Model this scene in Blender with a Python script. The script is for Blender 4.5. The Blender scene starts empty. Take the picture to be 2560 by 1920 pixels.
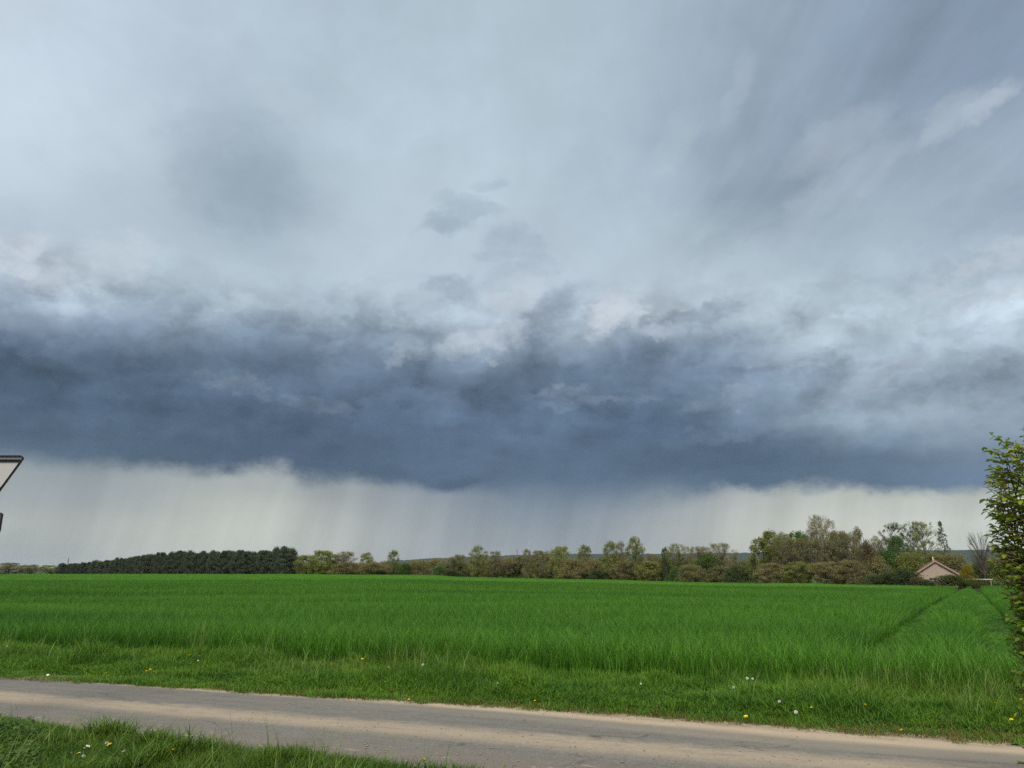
import bpy, math, random
import numpy as np

R = math.radians
SC = bpy.context.scene
COL = SC.collection

# ------------------------------------------------------------------ camera
EYE = 1.6
cam_d = bpy.data.cameras.new('camera')
cam_d.sensor_width = 36.0
cam_d.lens = 36.0 * 1900.0 / 2560.0
cam_d.clip_start = 0.05
cam_d.clip_end = 30000.0
cam = bpy.data.objects.new('camera', cam_d)
cam.location = (0, 0, EYE)
cam.rotation_euler = (R(90 + 13.81), 0, 0)
COL.objects.link(cam)
SC.camera = cam

# ------------------------------------------------------------------ exposure
EXPOSURE = 1.6
SC.view_settings.view_transform = 'Standard'
SC.view_settings.look = 'None'
SC.view_settings.gamma = 1.0
SC.view_settings.use_curve_mapping = False
SC.view_settings.exposure = EXPOSURE
SC.cycles.use_denoising = False
SC.cycles.max_bounces = 6
SC.cycles.diffuse_bounces = 3
SC.cycles.glossy_bounces = 2
SC.cycles.transmission_bounces = 4
SC.cycles.transparent_max_bounces = 8
SC.cycles.volume_bounces = 0
SC.cycles.sample_clamp_indirect = 4.0

# ------------------------------------------------------------------ sun: pale light through the thin cloud behind the viewer
SUN_AZ, SUN_EL = -163.0, 52.0           # degrees from the viewing direction, above the horizon
sun_d = bpy.data.lights.new('sun', 'SUN')
sun_d.energy = 1.5
sun_d.angle = R(24)
sun_d.color = (1.0, 0.955, 0.88)
sun = bpy.data.objects.new('sun', sun_d)
sun.rotation_euler = (R(90 - SUN_EL), 0, R(180 - SUN_AZ))
sun.location = (-20, -40, 60)
COL.objects.link(sun)


# ------------------------------------------------------------------ node shorthand
class Nd:
    """Thin wrapper over a node tree: sockets that add, multiply and compare."""
    def __init__(self, tree):
        self.t = tree

    def new(self, kind, **props):
        n = self.t.nodes.new(kind)
        for k, v in props.items():
            setattr(n, k, v)
        return n

    def link(self, a, b):
        self.t.links.new(a.s if isinstance(a, So) else a, b)

    def put(self, sock, v):
        if isinstance(v, So):
            self.t.links.new(v.s, sock)
        elif isinstance(v, bpy.types.NodeSocket):
            self.t.links.new(v, sock)
        elif v is not None:
            sock.default_value = v

    def math(self, op, a, b=None, c=None, clamp=False):
        n = self.new('ShaderNodeMath', operation=op, use_clamp=clamp)
        self.put(n.inputs[0], a)
        if b is not None: self.put(n.inputs[1], b)
        if c is not None: self.put(n.inputs[2], c)
        return So(self, n.outputs[0])

    def remap(self, v, a, b, c=0.0, d=1.0, smooth=False):
        n = self.new('ShaderNodeMapRange', clamp=True)
        if smooth: n.interpolation_type = 'SMOOTHSTEP'
        self.put(n.inputs[0], v)
        for i, q in enumerate((a, b, c, d)): self.put(n.inputs[i + 1], q)
        return So(self, n.outputs[0])

    def noise(self, vec, scale, detail=2.0, rough=0.5, lac=2.0, dist=0.0, color=False, dims='3D', w=0.0):
        n = self.new('ShaderNodeTexNoise', noise_dimensions=dims)
        self.put(n.inputs['Vector'], vec)
        n.inputs['Scale'].default_value = scale
        n.inputs['Detail'].default_value = detail
        n.inputs['Roughness'].default_value = rough
        n.inputs['Lacunarity'].default_value = lac
        n.inputs['Distortion'].default_value = dist
        if dims == '4D': n.inputs['W'].default_value = w
        return So(self, n.outputs[1 if color else 0])

    def voronoi(self, vec, scale, feature='F1', out=0, rand=1.0):
        n = self.new('ShaderNodeTexVoronoi', feature=feature)
        self.put(n.inputs['Vector'], vec)
        n.inputs['Scale'].default_value = scale
        n.inputs['Randomness'].default_value = rand
        return So(self, n.outputs[out])

    def xyz(self, x, y, z):
        n = self.new('ShaderNodeCombineXYZ')
        for i, v in enumerate((x, y, z)): self.put(n.inputs[i], v)
        return So(self, n.outputs[0])

    def sep(self, v):
        n = self.new('ShaderNodeSeparateXYZ')
        self.put(n.inputs[0], v)
        return [So(self, o) for o in n.outputs]

    def mix(self, f, a, b, blend='MIX'):
        n = self.new('ShaderNodeMix', data_type='RGBA', blend_type=blend)
        self.put(n.inputs[0], f)
        for i, v in ((6, a), (7, b)):
            if isinstance(v, (tuple, list)): v = tuple(v) + ((1.0,) if len(v) == 3 else ())
            self.put(n.inputs[i], v)
        return So(self, n.outputs[2])

    def ramp(self, f, stops, interp='LINEAR'):
        n = self.new('ShaderNodeValToRGB')
        n.color_ramp.interpolation = interp
        e = n.color_ramp.elements
        while len(e) < len(stops): e.new(0.5)
        for q, (p, c) in zip(e, sorted(stops, key=lambda s: s[0])):
            q.position = p
        for q, (p, c) in zip(e, sorted(stops, key=lambda s: s[0])):
            q.color = tuple(c) + ((1.0,) if len(c) == 3 else ())
        self.put(n.inputs[0], f)
        return So(self, n.outputs[0])

    def scale(self, col, f):
        n = self.new('ShaderNodeVectorMath', operation='SCALE')
        self.put(n.inputs[0], col)
        self.put(n.inputs['Scale'], f)
        return So(self, n.outputs[0])

    def vmul(self, v, xyz):
        n = self.new('ShaderNodeVectorMath', operation='MULTIPLY')
        self.put(n.inputs[0], v)
        n.inputs[1].default_value = xyz
        return So(self, n.outputs[0])

    def vadd(self, v, xyz):
        n = self.new('ShaderNodeVectorMath', operation='ADD')
        self.put(n.inputs[0], v)
        self.put(n.inputs[1], xyz)
        return So(self, n.outputs[0])


class So:
    def __init__(self, nd, s): self.nd, self.s = nd, s
    def __add__(self, o): return self.nd.math('ADD', self, o)
    __radd__ = __add__
    def __sub__(self, o): return self.nd.math('SUBTRACT', self, o)
    def __rsub__(self, o): return self.nd.math('SUBTRACT', o, self)
    def __mul__(self, o): return self.nd.math('MULTIPLY', self, o)
    __rmul__ = __mul__
    def __truediv__(self, o): return self.nd.math('DIVIDE', self, o)
    def __rtruediv__(self, o): return self.nd.math('DIVIDE', o, self)


# ------------------------------------------------------------------ sky: a shower cloud over a plain of pale rain
# Colours of the cloud deck by elevation (rows, degrees) and azimuth (-40 .. 40 degrees in steps of 4).
SKY_UPPER = [
    (5, ((94, 112, 131), (94, 112, 131), (92, 110, 129), (87, 105, 125), (84, 102, 122), (81, 99, 120), (81, 99, 120), (81, 100, 121), (83, 102, 124), (87, 106, 128), (90, 110, 133), (89, 109, 132), (88, 107, 130), (86, 106, 129), (84, 104, 127), (84, 104, 127), (88, 107, 130), (93, 113, 136), (102, 122, 145), (106, 127, 150), (106, 127, 150))),
    (6.5, ((89, 107, 127), (90, 108, 128), (88, 107, 127), (84, 103, 123), (82, 101, 121), (80, 99, 119), (80, 99, 120), (81, 100, 121), (83, 102, 124), (87, 106, 128), (90, 110, 133), (89, 109, 132), (88, 108, 130), (86, 106, 129), (84, 104, 126), (84, 104, 126), (88, 108, 130), (95, 115, 137), (106, 126, 149), (114, 134, 156), (116, 136, 158))),
    (8, ((83, 101, 122), (84, 102, 123), (84, 102, 122), (80, 98, 119), (78, 96, 117), (78, 95, 116), (78, 96, 118), (80, 98, 120), (82, 101, 122), (85, 104, 127), (89, 108, 131), (87, 106, 129), (85, 104, 127), (84, 103, 126), (83, 103, 125), (84, 104, 126), (90, 110, 132), (101, 120, 142), (119, 138, 159), (132, 151, 172), (138, 156, 176))),
    (9.5, ((83, 102, 123), (83, 102, 124), (82, 101, 122), (80, 99, 120), (79, 97, 118), (77, 95, 116), (78, 96, 117), (80, 98, 120), (83, 101, 123), (86, 105, 128), (90, 109, 132), (87, 107, 129), (85, 105, 128), (85, 105, 127), (87, 106, 128), (91, 110, 132), (104, 124, 145), (123, 143, 162), (139, 158, 176), (147, 165, 182), (149, 167, 184))),
    (11, ((79, 97, 118), (80, 99, 120), (82, 101, 122), (83, 102, 123), (84, 103, 124), (84, 102, 124), (85, 104, 125), (87, 106, 127), (89, 108, 129), (91, 110, 132), (93, 113, 135), (92, 112, 134), (91, 111, 133), (95, 115, 137), (105, 124, 145), (118, 138, 158), (139, 158, 174), (151, 169, 184), (150, 168, 184), (149, 167, 184), (150, 167, 185))),
    (12.5, ((91, 109, 130), (85, 104, 125), (82, 101, 121), (83, 101, 121), (89, 108, 129), (93, 112, 133), (96, 115, 137), (99, 118, 140), (100, 119, 141), (99, 118, 140), (99, 119, 140), (99, 118, 140), (98, 118, 139), (104, 124, 145), (115, 134, 155), (126, 145, 164), (140, 159, 176), (151, 169, 185), (152, 169, 186), (156, 172, 189), (161, 177, 192))),
    (14, ((117, 135, 156), (102, 120, 140), (96, 114, 135), (95, 113, 133), (101, 120, 140), (105, 124, 145), (109, 128, 149), (114, 133, 153), (115, 134, 154), (111, 130, 151), (108, 127, 148), (106, 125, 146), (105, 124, 145), (109, 128, 150), (120, 139, 160), (133, 151, 170), (147, 165, 181), (160, 177, 191), (163, 179, 193), (166, 182, 196), (171, 186, 199))),
    (16, ((168, 183, 196), (143, 160, 178), (136, 153, 172), (130, 148, 166), (130, 148, 166), (132, 150, 168), (132, 149, 168), (133, 151, 169), (135, 153, 171), (138, 155, 173), (140, 157, 174), (135, 152, 171), (130, 148, 167), (133, 151, 170), (142, 160, 177), (153, 170, 185), (164, 180, 193), (170, 186, 198), (173, 189, 201), (178, 194, 206), (185, 201, 213))),
    (18, ((185, 200, 213), (188, 204, 216), (178, 193, 205), (169, 185, 196), (167, 183, 195), (171, 186, 197), (166, 181, 194), (162, 178, 191), (162, 178, 191), (165, 180, 193), (169, 183, 195), (167, 181, 194), (166, 181, 194), (170, 184, 196), (174, 189, 201), (178, 194, 205), (177, 193, 205), (174, 191, 202), (181, 197, 209), (190, 205, 217), (179, 194, 207))),
    (20.5, ((188, 203, 216), (183, 197, 210), (183, 198, 210), (183, 199, 211), (179, 195, 207), (175, 191, 203), (179, 195, 207), (182, 198, 210), (183, 198, 210), (183, 198, 210), (184, 198, 210), (184, 199, 211), (185, 200, 212), (184, 200, 212), (183, 199, 211), (181, 197, 209), (176, 193, 205), (171, 187, 200), (170, 185, 198), (162, 178, 192), (160, 176, 192))),
    (23.5, ((199, 215, 227), (197, 212, 224), (190, 206, 217), (183, 199, 211), (173, 189, 201), (165, 182, 195), (176, 192, 204), (185, 200, 212), (186, 202, 214), (184, 200, 212), (182, 197, 210), (182, 198, 210), (182, 198, 211), (181, 198, 210), (178, 195, 207), (174, 190, 203), (169, 185, 198), (166, 183, 196), (163, 180, 195), (159, 175, 193), (159, 175, 193))),
    (27, ((203, 219, 231), (201, 218, 229), (194, 210, 222), (187, 203, 215), (174, 190, 201), (159, 176, 190), (172, 188, 200), (183, 200, 212), (187, 204, 215), (186, 203, 214), (184, 201, 213), (179, 195, 208), (172, 188, 201), (164, 181, 195), (158, 175, 190), (153, 171, 187), (156, 173, 189), (157, 174, 191), (156, 173, 191), (159, 176, 193), (154, 171, 189))),
    (31, ((200, 214, 227), (199, 214, 227), (193, 209, 222), (187, 203, 216), (180, 196, 210), (173, 190, 203), (178, 194, 207), (183, 200, 213), (184, 202, 214), (184, 201, 214), (183, 201, 213), (175, 192, 205), (167, 183, 196), (158, 176, 190), (154, 171, 187), (149, 167, 184), (148, 165, 183), (145, 162, 182), (142, 159, 180), (136, 154, 174), (135, 152, 172))),
    (35, ((196, 209, 222), (194, 208, 221), (190, 205, 219), (187, 202, 216), (184, 200, 214), (181, 198, 211), (180, 197, 210), (180, 197, 210), (181, 198, 211), (181, 199, 211), (182, 199, 212), (175, 192, 204), (168, 185, 197), (161, 178, 192), (156, 174, 189), (152, 169, 185), (147, 165, 182), (142, 160, 179), (138, 155, 175), (135, 153, 172), (133, 151, 169))),
    (40, ((196, 209, 222), (193, 207, 220), (189, 204, 218), (186, 202, 215), (183, 199, 213), (181, 197, 211), (179, 195, 209), (177, 194, 207), (178, 195, 208), (178, 196, 208), (179, 197, 209), (174, 191, 203), (167, 184, 197), (161, 178, 192), (159, 176, 190), (156, 173, 188), (151, 169, 185), (145, 162, 180), (138, 156, 175), (136, 154, 172), (133, 151, 169))),
]
SKY_LOWER = [
    (0, ((156, 165, 166), (156, 165, 166), (159, 167, 168), (168, 175, 173), (183, 189, 183), (188, 194, 187), (179, 184, 180), (168, 174, 173), (159, 166, 168), (154, 161, 165), (152, 160, 165), (148, 156, 162), (157, 164, 167), (168, 173, 173), (183, 187, 181), (191, 195, 187), (193, 198, 190), (193, 198, 191), (192, 198, 191), (192, 198, 192), (192, 198, 192))),
    (1.5, ((159, 167, 167), (158, 167, 167), (160, 168, 168), (168, 175, 173), (184, 190, 183), (190, 196, 188), (180, 186, 181), (170, 176, 174), (158, 166, 168), (150, 158, 164), (148, 156, 163), (143, 152, 160), (153, 160, 165), (165, 171, 172), (182, 186, 180), (191, 196, 187), (195, 200, 192), (193, 199, 192), (193, 199, 192), (193, 199, 193), (193, 199, 193))),
    (3, ((166, 174, 171), (168, 175, 172), (165, 172, 170), (166, 173, 171), (181, 187, 181), (190, 197, 189), (181, 188, 182), (168, 174, 173), (155, 163, 166), (145, 154, 161), (137, 148, 158), (134, 145, 156), (145, 154, 161), (159, 166, 168), (179, 184, 178), (191, 195, 187), (197, 201, 192), (196, 201, 194), (195, 200, 194), (194, 200, 194), (193, 199, 193))),
    (4.5, ((151, 159, 162), (154, 163, 164), (155, 163, 165), (156, 164, 166), (169, 176, 174), (186, 193, 186), (177, 183, 178), (160, 167, 168), (148, 156, 161), (136, 146, 156), (125, 138, 152), (123, 136, 150), (133, 144, 155), (147, 156, 160), (168, 174, 172), (181, 186, 180), (186, 191, 184), (185, 191, 184), (185, 190, 184), (184, 189, 183), (181, 186, 181))),
    (6.5, ((138, 148, 153), (138, 148, 153), (140, 149, 154), (145, 153, 158), (154, 162, 163), (167, 174, 173), (156, 163, 165), (144, 152, 157), (133, 143, 153), (124, 136, 149), (114, 129, 146), (111, 126, 144), (118, 132, 147), (132, 143, 151), (149, 157, 161), (159, 167, 166), (166, 172, 170), (167, 174, 172), (169, 175, 173), (170, 176, 174), (170, 176, 174))),
]
CLOUD_BASE = [(-34.1, 6.77), (-30.9, 6.91), (-27.4, 6.99), (-24.2, 6.85), (-22.3, 6.67), (-19.5, 6.91), (-18.1, 7.22), (-17.0, 7.18), (-16.2, 6.75), (-15.0, 6.42), (-11.3, 6.40), (-7.2, 6.18), (-5.7, 5.87), (-4.2, 5.82), (-3.0, 6.10), (0.6, 5.87), (6.6, 5.39), (12.4, 5.53), (15.2, 5.75), (19.4, 5.82), (22.8, 5.72), (24.8, 5.47), (27.9, 5.11), (28.8, 5.12), (29.2, 4.84), (29.9, 4.96), (33.9, 4.95)]
# light and dark puffs: azimuth, elevation, half width, half height, slant (degrees), strength
LIGHT_PUFFS = [(-35.2, 19.9, 1.52, 1.12, 0, 0.80), (-28.9, 20.3, 1.78, 1.15, 15, 0.85), (-32.4, 18.6, 2.29, 0.76, 10, 0.50), (8.1, 19.1, 1.93, 1.01, 20, 0.95), (9.8, 19.1, 0.93, 0.65, 0, 0.80), (-2.5, 17.1, 2.99, 0.96, 8, 0.65), (-8.4, 15.9, 1.38, 0.60, 30, 0.30), (0.3, 20.3, 1.60, 1.13, 0, 0.40), (11.7, 17.5, 0.91, 0.53, 0, 0.50), (34.9, 28.9, 1.84, 0.56, 20, 0.45), (32.4, 28.6, 1.94, 0.81, 28, 0.30), (25.7, 28.9, 3.28, 1.22, 18, 0.24), (13.5, 30.5, 1.91, 0.91, 48, 0.18), (18.9, 33.7, 2.15, 0.66, 56, 0.17), (26.3, 26.4, 3.74, 1.03, 22, 0.20), (33.6, 19.3, 3.36, 0.75, 10, 0.50), (34.3, 17.6, 3.28, 0.65, 8, 0.40), (-19.1, 32.6, 2.75, 1.02, -20, 0.20), (26.0, 12.5, 3.76, 0.81, 18, 0.30), (29.6, 9.9, 3.02, 0.57, 14, 0.30), (15.5, 9.7, 4.54, 0.35, 10, 0.16), (6.1, 12.2, 3.35, 0.30, 4, 0.14), (3.7, 12.9, 1.85, 0.36, 0, 0.20), (15.4, 11.9, 2.01, 0.46, 8, 0.20), (-20.5, 13.0, 1.91, 0.45, -12, 0.16), (-14.5, 11.6, 2.31, 0.41, -15, 0.14), (33.2, 9.3, 1.94, 0.45, 10, 0.30)]
DARK_PUFFS = [(-5.2, 25.6, 1.79, 0.75, 15, 0.50), (-3.3, 26.7, 1.97, 0.57, -10, 0.40), (0.3, 24.5, 1.95, 0.76, 0, 0.35), (-1.0, 23.4, 1.94, 0.47, 0, 0.30), (2.3, 23.1, 1.16, 0.59, -30, 0.30), (-2.0, 28.3, 1.32, 0.45, 0, 0.25), (-4.2, 20.8, 1.75, 0.77, -20, 0.50), (-0.3, 21.9, 2.57, 0.65, 10, 0.28), (3.3, 19.3, 2.70, 1.07, 30, 0.60), (14.6, 18.5, 2.83, 0.46, 6, 0.50), (1.6, 17.7, 2.84, 0.66, 8, 0.40), (-35.5, 20.4, 0.91, 0.58, 0, 0.50), (-33.2, 17.8, 2.69, 0.50, -5, 0.35), (-21.8, 27.3, 4.30, 2.91, -20, 0.34), (30.4, 14.6, 2.57, 0.57, 20, 0.35), (27.8, 13.1, 2.93, 0.43, 25, 0.35), (20.9, 14.6, 3.82, 0.39, 6, 0.40), (13.0, 15.8, 4.47, 0.76, 5, 0.35), (-11.8, 17.4, 3.33, 0.47, 4, 0.35), (-19.5, 17.6, 3.38, 0.45, 0, 0.30), (19.8, 27.4, 4.41, 1.34, 40, 0.16), (18.3, 24.6, 4.72, 0.83, 28, 0.20), (32.6, 22.1, 3.72, 1.00, 20, 0.18), (23.0, 13.6, 1.85, 0.33, 12, 0.35), (-4.5, 5.5, 1.37, 0.53, 0, 0.30)]


def to_lin(c):
    return tuple((v / 255.0) ** 2.2 for v in c)


def build_sky():
    w = bpy.data.worlds.new('World')
    SC.world = w
    w.use_nodes = True
    t = w.node_tree
    t.nodes.clear()
    n = Nd(t)
    out = n.new('ShaderNodeOutputWorld')
    bg = n.new('ShaderNodeBackground')
    t.links.new(bg.outputs[0], out.inputs[0])
    tc = n.new('ShaderNodeTexCoord')
    d = So(n, tc.outputs['Generated'])
    x, y, z = n.sep(d)
    deg = 180.0 / math.pi
    az = n.math('ARCTAN2', x, y) * deg
    el = n.math('ARCSINE', n.math('MAXIMUM', n.math('MINIMUM', z, 0.9999), -0.9999)) * deg

    # billows: noise on the dome, flattened so that clouds lie
    flat = n.vmul(d, (1.0, 1.0, 1.5))
    big = n.noise(flat, 3.6, 4.0, 0.52, color=True)
    br, bgn, bb = n.sep(big)
    fine = n.noise(n.vadd(flat, (7.3, 1.1, 4.2)), 10.0, 6.0, 0.62, color=True)
    fr, fg, fb = n.sep(fine)
    # high cloud drawn out towards the viewer: noise on a flat ceiling, stretched along the view
    zc = n.math('MAXIMUM', z, 0.03) + 0.12
    px, py = x / zc, y / zc
    ceil_v = n.xyz(px * 1.5, py * 0.42, 0.7)
    streak = n.noise(ceil_v, 2.3, 6.0, 0.58, dist=0.35)
    low = n.remap(el, 5.0, 10.0, 0.25, 1.0, True) * n.remap(el, 17.0, 27.0, 1.0, 0.42, True)
    waz = az + (br - 0.5) * 9.0 * low + (fr - 0.5) * 5.0 * low
    wel = el + (bgn - 0.5) * 5.0 * low + (fg - 0.5) * 4.2 * low - (0.4 + 0.8 * n.remap(az, -24.0, -12.0, 1.0, 0.0) - 1.4 * n.remap(az, 14.0, 23.0)) * low
    faz = (waz + 60.0) / 120.0

    def row(cols, f):
        c = [to_lin(h) for h in cols]
        mean = tuple(sum(q[i] for q in c) / len(c) for i in range(3))
        st = [(0.0, mean), (1.0, mean)]
        st += [((-40 + 4 * i + 60) / 120.0, q) for i, q in enumerate(c)]
        return n.ramp(f, st, 'B_SPLINE')

    col = None
    prev = None
    for e, cols in SKY_UPPER:
        r = row(cols, faz)
        if col is None: col = r
        else: col = n.mix(n.remap(wel, prev, e), col, r)
        prev = e
    # overhead and behind: even cloud of the same kind
    col = n.mix(n.remap(el, 36.0, 58.0, 0, 1, True), col, (0.42, 0.50, 0.58))

    # light and dark within the cloud
    band = n.remap(el, 6.5, 12.0, 0.30, 1.0, True) * n.remap(el, 17.5, 22.5, 1.0, 0.15, True)
    high = n.remap(el, 18.0, 28.0, 0.0, 1.0, True)
    tw = n.vadd(n.vmul(d, (1.0, 1.0, 1.15)), n.vmul(fine, (0.10, 0.10, 0.10)))
    tex = n.noise(n.vadd(tw, (2.7, 9.4, 0.3)), 9.0, 4.0, 0.55)
    lump = n.math('ABSOLUTE', fb - 0.5) * 2.0
    tex2 = n.noise(n.vadd(tw, (2.7 - 0.012, 9.4, 0.3 + 0.030)), 9.0, 4.0, 0.55)
    gain = 1.0 + (tex - 0.5) * 0.45 * band + (tex - tex2) * 1.15 * band + (0.16 - lump) * 0.40 * band + (streak - 0.5) * (0.22 + 0.75 * n.remap(az, 2.0, 20.0)) * high
    # thin flat streaks hanging in the dark belly
    bel = n.noise(n.xyz(az * 0.085 + (fr - 0.5) * 0.5, el * 0.42 + az * 0.012 + (fg - 0.5) * 0.6, 3.0), 1.0, 4.0, 0.55)
    belly = n.remap(el, 5.5, 7.5, 0.0, 1.0, True) * n.remap(el, 13.0, 18.0, 1.0, 0.0, True)
    gain = gain + (bel - 0.5) * 0.6 * belly - 0.06 * belly
    col = n.scale(col, gain)
    # single puffs: heads that catch the light and torn dark scud
    jag = n.noise(n.vadd(flat, (1.9, 6.6, 2.2)), 18.0, 5.0, 0.64, color=True)
    jr, jg, jb = n.sep(jag)
    calm = n.remap(el, 20.0, 27.0, 1.0, 0.6, True)
    paz = az + (jr - 0.5) * 6.0 * calm + (fr - 0.5) * 3.0
    pel = el + (jg - 0.5) * 4.0 * calm + (fg - 0.5) * 2.5
    hole = n.remap(jb, 0.36, 0.60, n.remap(el, 20.0, 27.0, 0.3, 0.75), 1.0, True)

    def puff_sum(rows):
        tot = None
        for a0, e0, ra, re, sl, st in rows:
            ca, sa = math.cos(R(sl)), math.sin(R(sl))
            da, de = paz - a0, pel - e0
            p = n.math('MULTIPLY_ADD', da, ca / ra, de * (sa / ra))
            q = n.math('MULTIPLY_ADD', da, -sa / re, de * (ca / re))
            m = n.remap(n.math('MULTIPLY_ADD', p, p, q * q), 0.0, 2.8, st, 0.0, True)
            tot = m if tot is None else n.math('MAXIMUM', tot, m)
        return tot * hole

    col = n.mix(puff_sum(DARK_PUFFS), col, n.mix(1.0, col, (0.50, 0.53, 0.60), 'MULTIPLY'))
    light = n.mix(n.remap(el, 8.0, 15.0, 1.0, 0.0, True), (0.60, 0.665, 0.73), (0.28, 0.35, 0.43))
    col = n.mix(puff_sum(LIGHT_PUFFS), col, light)

    # rain below the cloud base
    faz2 = (az + (fb - 0.5) * 2.0 + 60.0) / 120.0
    rain, prev = None, None
    for e, cols in SKY_LOWER:
        r = row(cols, faz2)
        if rain is None: rain = r
        else: rain = n.mix(n.remap(el, prev, e), rain, r)
        prev = e
    shaft = n.noise(n.xyz(az * 0.42 - el * 0.10, el * 0.045, 1.0), 1.0, 4.0, 0.5)
    veil = n.noise(n.xyz(az * 0.10, el * 0.30, 7.0), 1.0, 4.0, 0.5)
    rain = n.scale(rain, 1.0 + (shaft - 0.5) * 0.46 + (veil - 0.5) * 0.22)

    fc = n.new('ShaderNodeFloatCurve')
    c = fc.mapping.curves[0]
    pts = [(0.0, 0.6)] + [((a + 60) / 120.0, b / 10.0) for a, b in CLOUD_BASE] + [(1.0, 0.6)]
    while len(c.points) < len(pts): c.points.new(0.5, 0.5)
    for q, pnt in zip(c.points, pts):
        q.location = pnt
        q.handle_type = 'AUTO_CLAMPED'
    fc.mapping.update()
    n.put(fc.inputs[1], (az + 60.0) / 120.0)
    base = So(n, fc.outputs[0]) * 10.0 + (fg - 0.5) * 1.1 + (jr - 0.5) * 1.5 + (jg - 0.5) * 1.2
    soft = 0.55 + 0.9 * n.remap(br, 0.4, 0.65) + 1.5 * n.remap(n.math('ABSOLUTE', az - 6.0), 4.0, 11.0, 1.0, 0.0, True) + 0.25 * n.remap(az, -30.0, -24.0, 1.0, 0.0, True)
    soft = soft * n.remap(az, 12.0, 17.0, 1.0, 0.65, True)
    under = n.remap((base - el) / soft, -0.75, 0.75, 0, 1, True)
    col = n.mix(under, col, rain)

    # the clear air above shows faintly through the cloud
    sky = n.new('ShaderNodeTexSky', sky_type='NISHITA')
    sky.sun_disc = False
    sky.sun_elevation = R(SUN_EL)
    sky.sun_rotation = R(SUN_AZ)
    blue = n.scale(So(n, sky.outputs[0]), 0.05)
    k = 2.0 ** -EXPOSURE
    col = n.mix(0.03, n.scale(col, k), blue)
    t.links.new(col.s, bg.inputs[0])
    bg.inputs[1].default_value = 1.0
    w.cycles.sampling_method = 'MANUAL'
    w.cycles.sample_map_resolution = 512


build_sky()


# ------------------------------------------------------------------ helpers
rng = np.random.default_rng(11)
random.seed(7)


def mesh_np(name, verts, faces, mat=None, smooth=False):
    """verts (n,3), faces: list of index tuples or an (m,k) array."""
    me = bpy.data.meshes.new(name)
    if isinstance(faces, np.ndarray):
        m, k = faces.shape
        me.vertices.add(len(verts))
        me.vertices.foreach_set('co', np.asarray(verts, np.float32).ravel())
        me.loops.add(m * k)
        me.loops.foreach_set('vertex_index', faces.astype(np.int32).ravel())
        me.polygons.add(m)
        me.polygons.foreach_set('loop_start', np.arange(0, m * k, k, dtype=np.int32))
        me.polygons.foreach_set('loop_total', np.full(m, k, np.int32))
        me.update(calc_edges=True)
    else:
        me.from_pydata([tuple(v) for v in verts], [], faces)
        me.update()
    if mat: me.materials.append(mat)
    if smooth: me.polygons.foreach_set('use_smooth', np.ones(len(me.polygons), bool))
    return me


def tag(o, label=None, cat=None, group=None, kind=None):
    if label: o['label'] = label
    if cat: o['category'] = cat
    if group: o['group'] = group
    if kind: o['kind'] = kind
    return o


def obj(name, me, parent=None, loc=(0, 0, 0), rot=(0, 0, 0), scale=None, link=True):
    o = bpy.data.objects.new(name, me)
    if link: COL.objects.link(o)
    if parent: o.parent = parent
    o.location = loc
    o.rotation_euler = rot
    if scale is not None: o.scale = scale
    return o


def empty(name, loc=(0, 0, 0), rz=0.0, scale=None):
    o = obj(name, None, None, loc, (0, 0, rz), scale)
    o.empty_display_size = 0.2
    return o


class MB:
    """Collects boxes, tubes and sheets into one mesh."""
    def __init__(self): self.v, self.f = [], []

    def add(self, vs, fs):
        o = len(self.v)
        self.v += [tuple(q) for q in vs]
        self.f += [tuple(i + o for i in q) for q in fs]
        return self

    def box(self, c, s):
        x, y, z = c
        a, b, d = s[0] / 2, s[1] / 2, s[2] / 2
        vs = [(x + i * a, y + j * b, z + k * d) for k in (-1, 1) for j in (-1, 1) for i in (-1, 1)]
        return self.add(vs, [(0, 2, 3, 1), (4, 5, 7, 6), (0, 1, 5, 4), (2, 6, 7, 3), (0, 4, 6, 2), (1, 3, 7, 5)])

    def tube(self, pts, rad, n=6, cap=True):
        pts = [np.array(p, float) for p in pts]
        rad = list(rad) if hasattr(rad, '__len__') else [rad] * len(pts)
        vs, fs = [], []
        ref = None
        for i, p in enumerate(pts):
            t = pts[min(i + 1, len(pts) - 1)] - pts[max(i - 1, 0)]
            t /= np.linalg.norm(t) + 1e-9
            if ref is None:
                ref = np.array((0, 0, 1.0)) if abs(t[2]) < 0.8 else np.array((1.0, 0, 0))
            a = np.cross(t, ref); a /= np.linalg.norm(a) + 1e-9
            b = np.cross(t, a)
            ref = -np.cross(t, a) if False else ref
            for k in range(n):
                an = 2 * math.pi * k / n
                vs.append(p + rad[i] * (a * math.cos(an) + b * math.sin(an)))
        for i in range(len(pts) - 1):
            for k in range(n):
                fs.append((i * n + k, i * n + (k + 1) % n, (i + 1) * n + (k + 1) % n, (i + 1) * n + k))
        if cap:
            fs.append(tuple(range(n))[::-1])
            fs.append(tuple((len(pts) - 1) * n + k for k in range(n)))
        return self.add(vs, fs)

    def prism(self, poly, y0, y1):
        """outline in x,z pushed from y0 to y1"""
        n = len(poly)
        vs = [(x, y0, z) for x, z in poly] + [(x, y1, z) for x, z in poly]
        fs = [tuple(range(n)), tuple(range(2 * n - 1, n - 1, -1))]
        fs += [(i, i + n, (i + 1) % n + n, (i + 1) % n) for i in range(n)]
        return self.add(vs, fs)

    def mesh(self, name, mat=None, smooth=False):
        return mesh_np(name, self.v, self.f, mat, smooth)

    def build(self, name, mat=None, parent=None, smooth=False, **k):
        return obj(name, self.mesh(name, mat, smooth), parent, **k)


def new_mat(name):
    m = bpy.data.materials.new(name)
    m.use_nodes = True
    t = m.node_tree
    b = t.nodes.get('Principled BSDF')
    return m, Nd(t), b


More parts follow.
